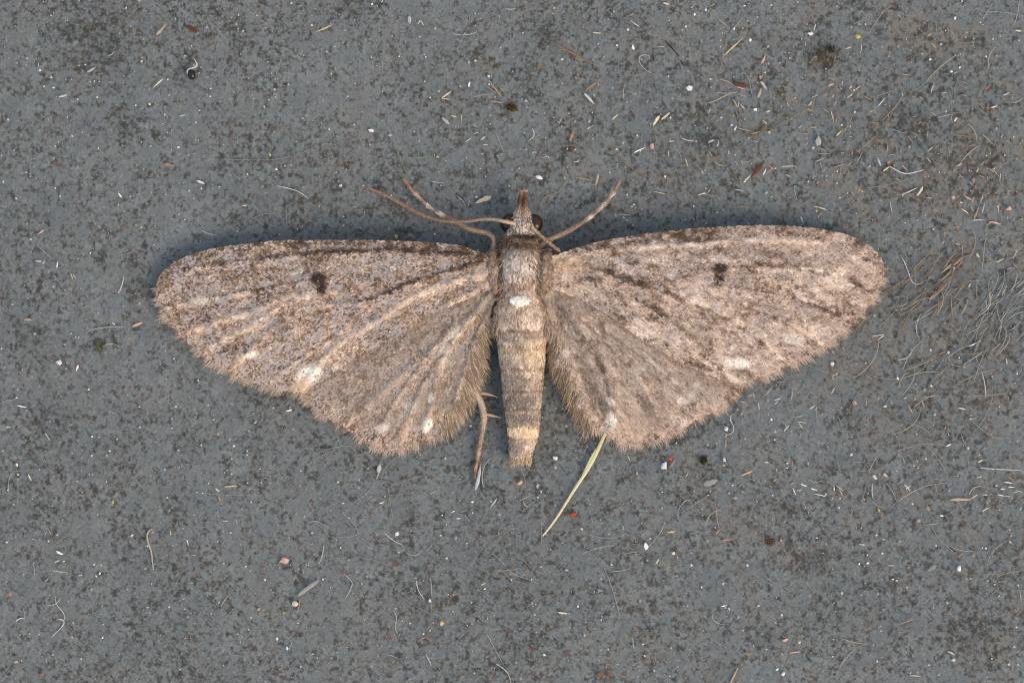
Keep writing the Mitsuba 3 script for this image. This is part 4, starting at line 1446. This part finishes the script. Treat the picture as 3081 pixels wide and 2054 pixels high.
KIND = {'f': ('fibre', 'fibre'), 's': ('splinter', 'splinter'), 'g': ('grain', 'grain')}
LAND = [('the upper left corner', 200, 150), ('the upper left quarter', 560, 330), ('the left edge', 120, 700), ('the top edge, left half', 930, 120), ('the left antenna tip', 1060, 560), ('the tips of the palps', 1560, 500),
        ('the top edge at centre', 1560, 110), ('the clear slate above head', 1500, 330), ('the right foreleg tip', 1850, 520), ('the top edge, right half', 2150, 110), ('the slate above right forewing', 2250, 420), ('the upper right corner', 2880, 130),
        ('the right edge, upper half', 2880, 450), ('the right forewing tip', 2740, 720), ('the hair mats at right', 2830, 900), ('the right edge below mats', 2900, 1150), ('the right forewing margin', 2480, 1180), ('the slate beneath right wings', 2200, 1330),
        ('the grass stem', 1740, 1480), ('the abdomen tip', 1560, 1480), ('the hind leg', 1380, 1480), ('the left forewing margin', 620, 1240), ('the left hindwing margin', 1060, 1440), ('the left forewing tip', 360, 850),
        ('the left edge below wing', 120, 1250), ('the lower left quarter', 450, 1620), ('the lower left corner', 180, 1900), ('the bottom edge, left half', 850, 1900), ('the slate beneath left wings', 900, 1650), ('the slate beneath the abdomen', 1450, 1750),
        ('the bottom edge at centre', 1560, 1960), ('the slate far below right wings', 2000, 1680), ('the bottom edge, right half', 2250, 1940), ('the lower right quarter', 2560, 1680), ('the lower right corner', 2920, 1930), ('the right edge low down', 2960, 1550), ('the pale crystals, lower right', 2550, 1460)]
land_xy = np.array([l[1:] for l in LAND], float)

items, tile = [], None
for ln in DEB.strip().split('\n'):
    w = ln.split()
    if len(w) == 1:
        tile = w[0]; continue
    ox, oy, sc = TILE[tile]
    xy = np.array([[float(v) for v in t.split(',')] for t in w if ',' in t]) / sc + [ox, oy]
    items.append(dict(k=w[0], hue=w[1], dim=[float(v) / sc for v in w[2:] if ',' not in v], xy=xy))

rng = np.random.default_rng(77)
groups = {}
for it in items:
    col = np.clip(np.array(HUE[it['hue']]) * rng.uniform(.92, 1.06), 0, 250)
    if it['k'] == 'f':
        m = mesh_fibre(it['xy'], it['dim'][0], col, rng)
    elif it['k'] == 's':
        m = mesh_splinter(it['xy'][0], it['xy'][-1], it['dim'][0], col, rng)
    else:
        m = mesh_grain(*it['xy'][0], *it['dim'], col, rng)
    key = add(KIND[it['k']][0], *m, smooth=it['k'] != 'g')
    c = it['xy'].mean(0)
    land = LAND[int(np.argmin(np.linalg.norm(land_xy - c, axis=1)))][0]
    hue = WORD.get(it['hue'], it['hue'])
    if it['k'] == 'f':
        L = np.linalg.norm(np.diff(it['xy'], axis=0), axis=1).sum(); ch = np.linalg.norm(it['xy'][-1] - it['xy'][0])
        what = f"{'long' if L > 75 else 'short'} {'curved' if L > 1.04 * ch else 'straight'} {hue} fibre"
    elif it['k'] == 's':
        d = it['xy'][-1] - it['xy'][0]; an_ = math.degrees(math.atan2(-d[1], d[0])) % 180
        what = f"{hue} {'sideways' if an_ < 25 or an_ > 155 else 'upright' if 65 < an_ < 115 else 'right leaning' if an_ < 90 else 'left leaning'} splinter"
    else:
        what = f"{'large' if max(it['dim']) > 15 else 'small' if max(it['dim']) > 7.5 else 'tiny'} {hue} grain"
    groups.setdefault((what, land), []).append((c, key))
    labels[key] = {'category': KIND[it['k']][1], 'group': {'f': 'loose fibres on the slate', 's': 'splinters and chaff on the slate', 'g': 'grains of grit on the slate'}[it['k']]}
NTH = ['', 'second', 'third', 'fourth', 'fifth', 'sixth', 'seventh', 'eighth', 'ninth', 'tenth', 'eleventh', 'twelfth']
for (what, land), lst in groups.items():
    lst.sort(key=lambda t: t[0][0])
    for n, (c, key) in enumerate(lst):
        N_ = ['', '', 'two', 'three', 'four', 'five', 'six', 'seven', 'eight', 'nine', 'ten', 'eleven', 'twelve'][len(lst)] if len(lst) > 1 else ''
        tail = '' if len(lst) == 1 else f', leftmost of {N_}' if n == 0 else f', rightmost of {N_}' if n == len(lst) - 1 else f', {NTH[n]} of {N_} from left'
        labels[key]['label'] = f'{what} near {land}{tail}'

# ------------------------------------------------------------------ a grass stem with a side blade below the right hindwing
V, F, t = tube([(1822, 1302, 16), (1808, 1332, 14), (1776, 1398, 11), (1733, 1465, 8), (1686, 1540, 6), (1633, 1611, 4)], [5, 5.8, 5, 4, 3.6, 2.6], 8, 60, flat=.55)
C = np.stack([np.interp(t, [0, .25, .5, 1], lin([(184, 186, 138), (210, 206, 166), (218, 208, 176), (208, 194, 168)])[:, q_]) for q_ in range(3)], -1) * (.75 + .5 * nz(np.tile(np.arange(8), 61)[:len(t)] * 1.7, t * 2, 1, 3, 2))[:, None]
add('grass_stem__stalk', V, F, C)
V, F, t = tube([(1806, 1336, 13), (1786, 1366, 12), (1768, 1400, 11), (1751, 1428, 8)], [1.5, 4.5, 4.2, .8], 8, 30, flat=.4)
add('grass_stem__blade', V, F, lin((206, 204, 160)) * (.75 + .5 * nz(V[:, 0], V[:, 1], 1 / 9, 5, 2))[:, None])
labels['grass_stem'] = {'label': 'dry yellow green grass stem poking out below the right hindwing', 'category': 'grass stem'}

# ------------------------------------------------------------------ black seed with a pale thread, moss cushions
m = trimesh.creation.icosphere(subdivisions=3); v = np.array(m.vertices)
v = v * (1 + .22 * (meshkit.fbm(v * 2, 3, 4) - .5))[:, None] * [12, 15, 10] + [577, 225, 9]
add('seed__husk', v, np.array(m.faces), lin((24, 24, 27)) * np.ones((len(v), 1)), 'eye_gloss')
V, F, t = tube([(563, 222, 12), (571, 207, 16), (585, 203, 16), (592, 196, 12), (588, 184, 9), (583, 177, 4)], [1.6, 1.8, 2.0, 2.6, 2.0, 1.2], 6, 34)
add('seed__thread', V, F, lin((206, 200, 190)))
labels['seed'] = {'label': 'round black seed with a curled pale thread', 'category': 'seed'}

def moss(x, y, rx, ry, n, cols, label, seed):
    rng = np.random.default_rng(seed)
    a, r = rng.uniform(0, 2 * np.pi, n), np.sqrt(rng.random(n)) * (.65 + .5 * rng.random(n))
    p = np.c_[x + rx * r * np.cos(a), y + ry * r * np.sin(a), np.full(n, 1.0)]
    d = unit(rng.normal(0, .6, (n, 3)) + [0, 0, .8]); d[:, 2] = np.abs(d[:, 2]) + .05
    c = lin(cols)[rng.integers(0, len(cols), n)] * rng.uniform(.6, 1.3, (n, 1))
    k = add('moss_cushion', *hairs(p, unit(d), rng.uniform(3, 8, n), 1.7, rng.normal(0, 2, (n, 3)), c * .7, c))
    labels[k] = {'label': label, 'category': 'moss', 'kind': 'stuff'}
moss(2480, 165, 60, 32, 150, [(98, 92, 54), (114, 108, 64), (80, 76, 54)], 'dark olive moss patch on the upper right of the slate', 1)
moss(2500, 150, 16, 12, 45, [(50, 46, 34), (70, 64, 40)], 'small blackish moss patch beside the yellow grain', 2)
moss(1538, 322, 22, 12, 160, [(90, 78, 40), (120, 108, 56), (60, 48, 34)], 'brown green moss tuft beside the straw yellow fibres', 3)
moss(300, 1040, 18, 24, 90, [(120, 132, 66), (104, 104, 66), (84, 78, 60)], 'bright green moss tuft left of the left forewing', 4)
moss(2117, 1385, 12, 14, 90, [(54, 56, 28), (70, 72, 36)], 'dark green moss speck beside a white grain under the right wings', 5)
moss(2316, 1629, 14, 16, 90, [(120, 84, 40), (90, 64, 40), (160, 124, 50)], 'rusty brown moss speck in the lower right quarter', 6)

# ------------------------------------------------------------------ what nobody could count: fine dust, and the mats of hair at right
rng = np.random.default_rng(88)
n = 2600
px, py = rng.uniform(-20, 3100, n), rng.uniform(-20, 2074, n)
cols = lin([(226, 226, 226), (214, 206, 188), (190, 180, 160), (180, 140, 104), (168, 176, 180)])[rng.choice(5, n, p=[.36, .24, .16, .12, .12])]
s = np.exp(rng.normal(math.log(1.6), .38, n))
o = np.array([[1, 0, 0], [0, 1, 0], [-1, 0, 0], [0, -1, 0], [0, 0, .7], [0, 0, -.7]])
of = np.array([[0, 1, 4], [1, 2, 4], [2, 3, 4], [3, 0, 4], [1, 0, 5], [2, 1, 5], [3, 2, 5], [0, 3, 5]])[:, ::-1]
a = rng.uniform(0, np.pi, n)
oo = np.stack([o[:, 0] * np.cos(a)[:, None] * 1.3 - o[:, 1] * np.sin(a)[:, None], o[:, 0] * np.sin(a)[:, None] * 1.3 + o[:, 1] * np.cos(a)[:, None], np.tile(o[:, 2], (n, 1))], -1)
V = (oo * s[:, None, None] + np.c_[px, py, s * .5][:, None]).reshape(-1, 3)
k = add('dust', V, (np.arange(n)[:, None, None] * 6 + of).reshape(-1, 3), np.repeat(cols, 6, 0), smooth=False)
labels[k] = {'label': 'fine pale dust specks sprinkled all over the slate', 'category': 'dust', 'kind': 'stuff'}

def mat(name, spots, label, cols, seed):
    rng = np.random.default_rng(seed)
    acc = Acc()
    for (x, y, rx, ry, ang, n, L) in spots:
        for _ in range(n):
            a0 = math.radians(ang + rng.normal(0, 20))
            c = np.array([x, y]) + rng.normal(0, .5, 2) * [rx, ry]
            l = L * rng.uniform(.4, 1.4); d = np.array([math.cos(a0), -math.sin(a0)]); nn = np.array([d[1], -d[0]])
            b = rng.normal(0, .10) * l
            pts = np.array([c - d * l / 2, c + nn * b * .8 - d * l * .2, c + nn * b + d * l * .15, c + d * l / 2])
            z = np.r_[1.2, rng.uniform(1.5, 7, 2), 1.2]
            w = rng.uniform(.7, 1.5)
            V, F, t = tube(np.c_[pts, z], [w * .7, w, w, w * .5], 4, 10)
            acc.put(V, F, lin(cols[rng.integers(len(cols))]) * rng.uniform(.6, 1.05))
    k = add(name, *acc.out()); labels[k] = {'label': label, 'category': 'hair', 'kind': 'stuff'}
mat('hair_mat', [(2815, 850, 120, 100, 50, 52, 80), (2760, 905, 110, 80, 42, 26, 70), (2860, 800, 100, 90, 52, 22, 70)], 'brownish mat of combed hairs right of the right forewing tip', [(160, 142, 124), (138, 122, 110), (182, 166, 148), (122, 112, 106), (150, 150, 148)], 91)
mat('hair_mat', [(2990, 930, 90, 130, 56, 44, 80), (2960, 1010, 110, 100, 48, 26, 80), (3040, 860, 70, 90, 48, 20, 70)], 'silvery mat of combed hairs at the right edge', [(170, 174, 176), (150, 156, 160), (190, 192, 190), (138, 140, 140)], 92)
mat('hair_wisps', [(2700, 1130, 300, 120, 35, 26, 130), (2600, 950, 110, 120, 30, 12, 100), (1500, 1700, 420, 220, -30, 12, 140), (1150, 1480, 160, 90, 25, 6, 110), (2850, 1320, 200, 140, -40, 12, 120), (2700, 300, 330, 250, 40, 20, 110)], 'sparse hair thin wisps lying across the slate', [(150, 150, 146), (168, 162, 150), (142, 136, 126)], 93)
rng = np.random.default_rng(94)
acc = Acc()
for _ in range(230):
    u = rng.random()
    c = np.array([rng.normal(2480, 300), rng.normal(370, 190)]) if u < .62 else (np.array([rng.normal(2960, 90), rng.normal(560, 130)]) if u < .82 else np.array([rng.normal(2420, 260), rng.normal(1330, 150)]))
    l, a0 = rng.uniform(7, 20), rng.uniform(0, np.pi)
    d = np.array([math.cos(a0), math.sin(a0)]) * l / 2; w = rng.uniform(1.0, 2.4)
    V, F, t = tube([(*(c - d), 1.8), (*c, 2.4), (*(c + d), 1.8)], [w * .6, w, w * .4], 5, 5, flat=.6)
    acc.put(V, F, lin([(190, 150, 116), (168, 120, 88), (206, 186, 150), (196, 150, 130), (176, 176, 172)])[rng.integers(5)] * rng.uniform(.6, 1.0))
k = add('chaff_dust', *acc.out()); labels[k] = {'label': 'tiny tan chaff crumbs scattered over the right half of the slate', 'category': 'chaff', 'kind': 'stuff'}
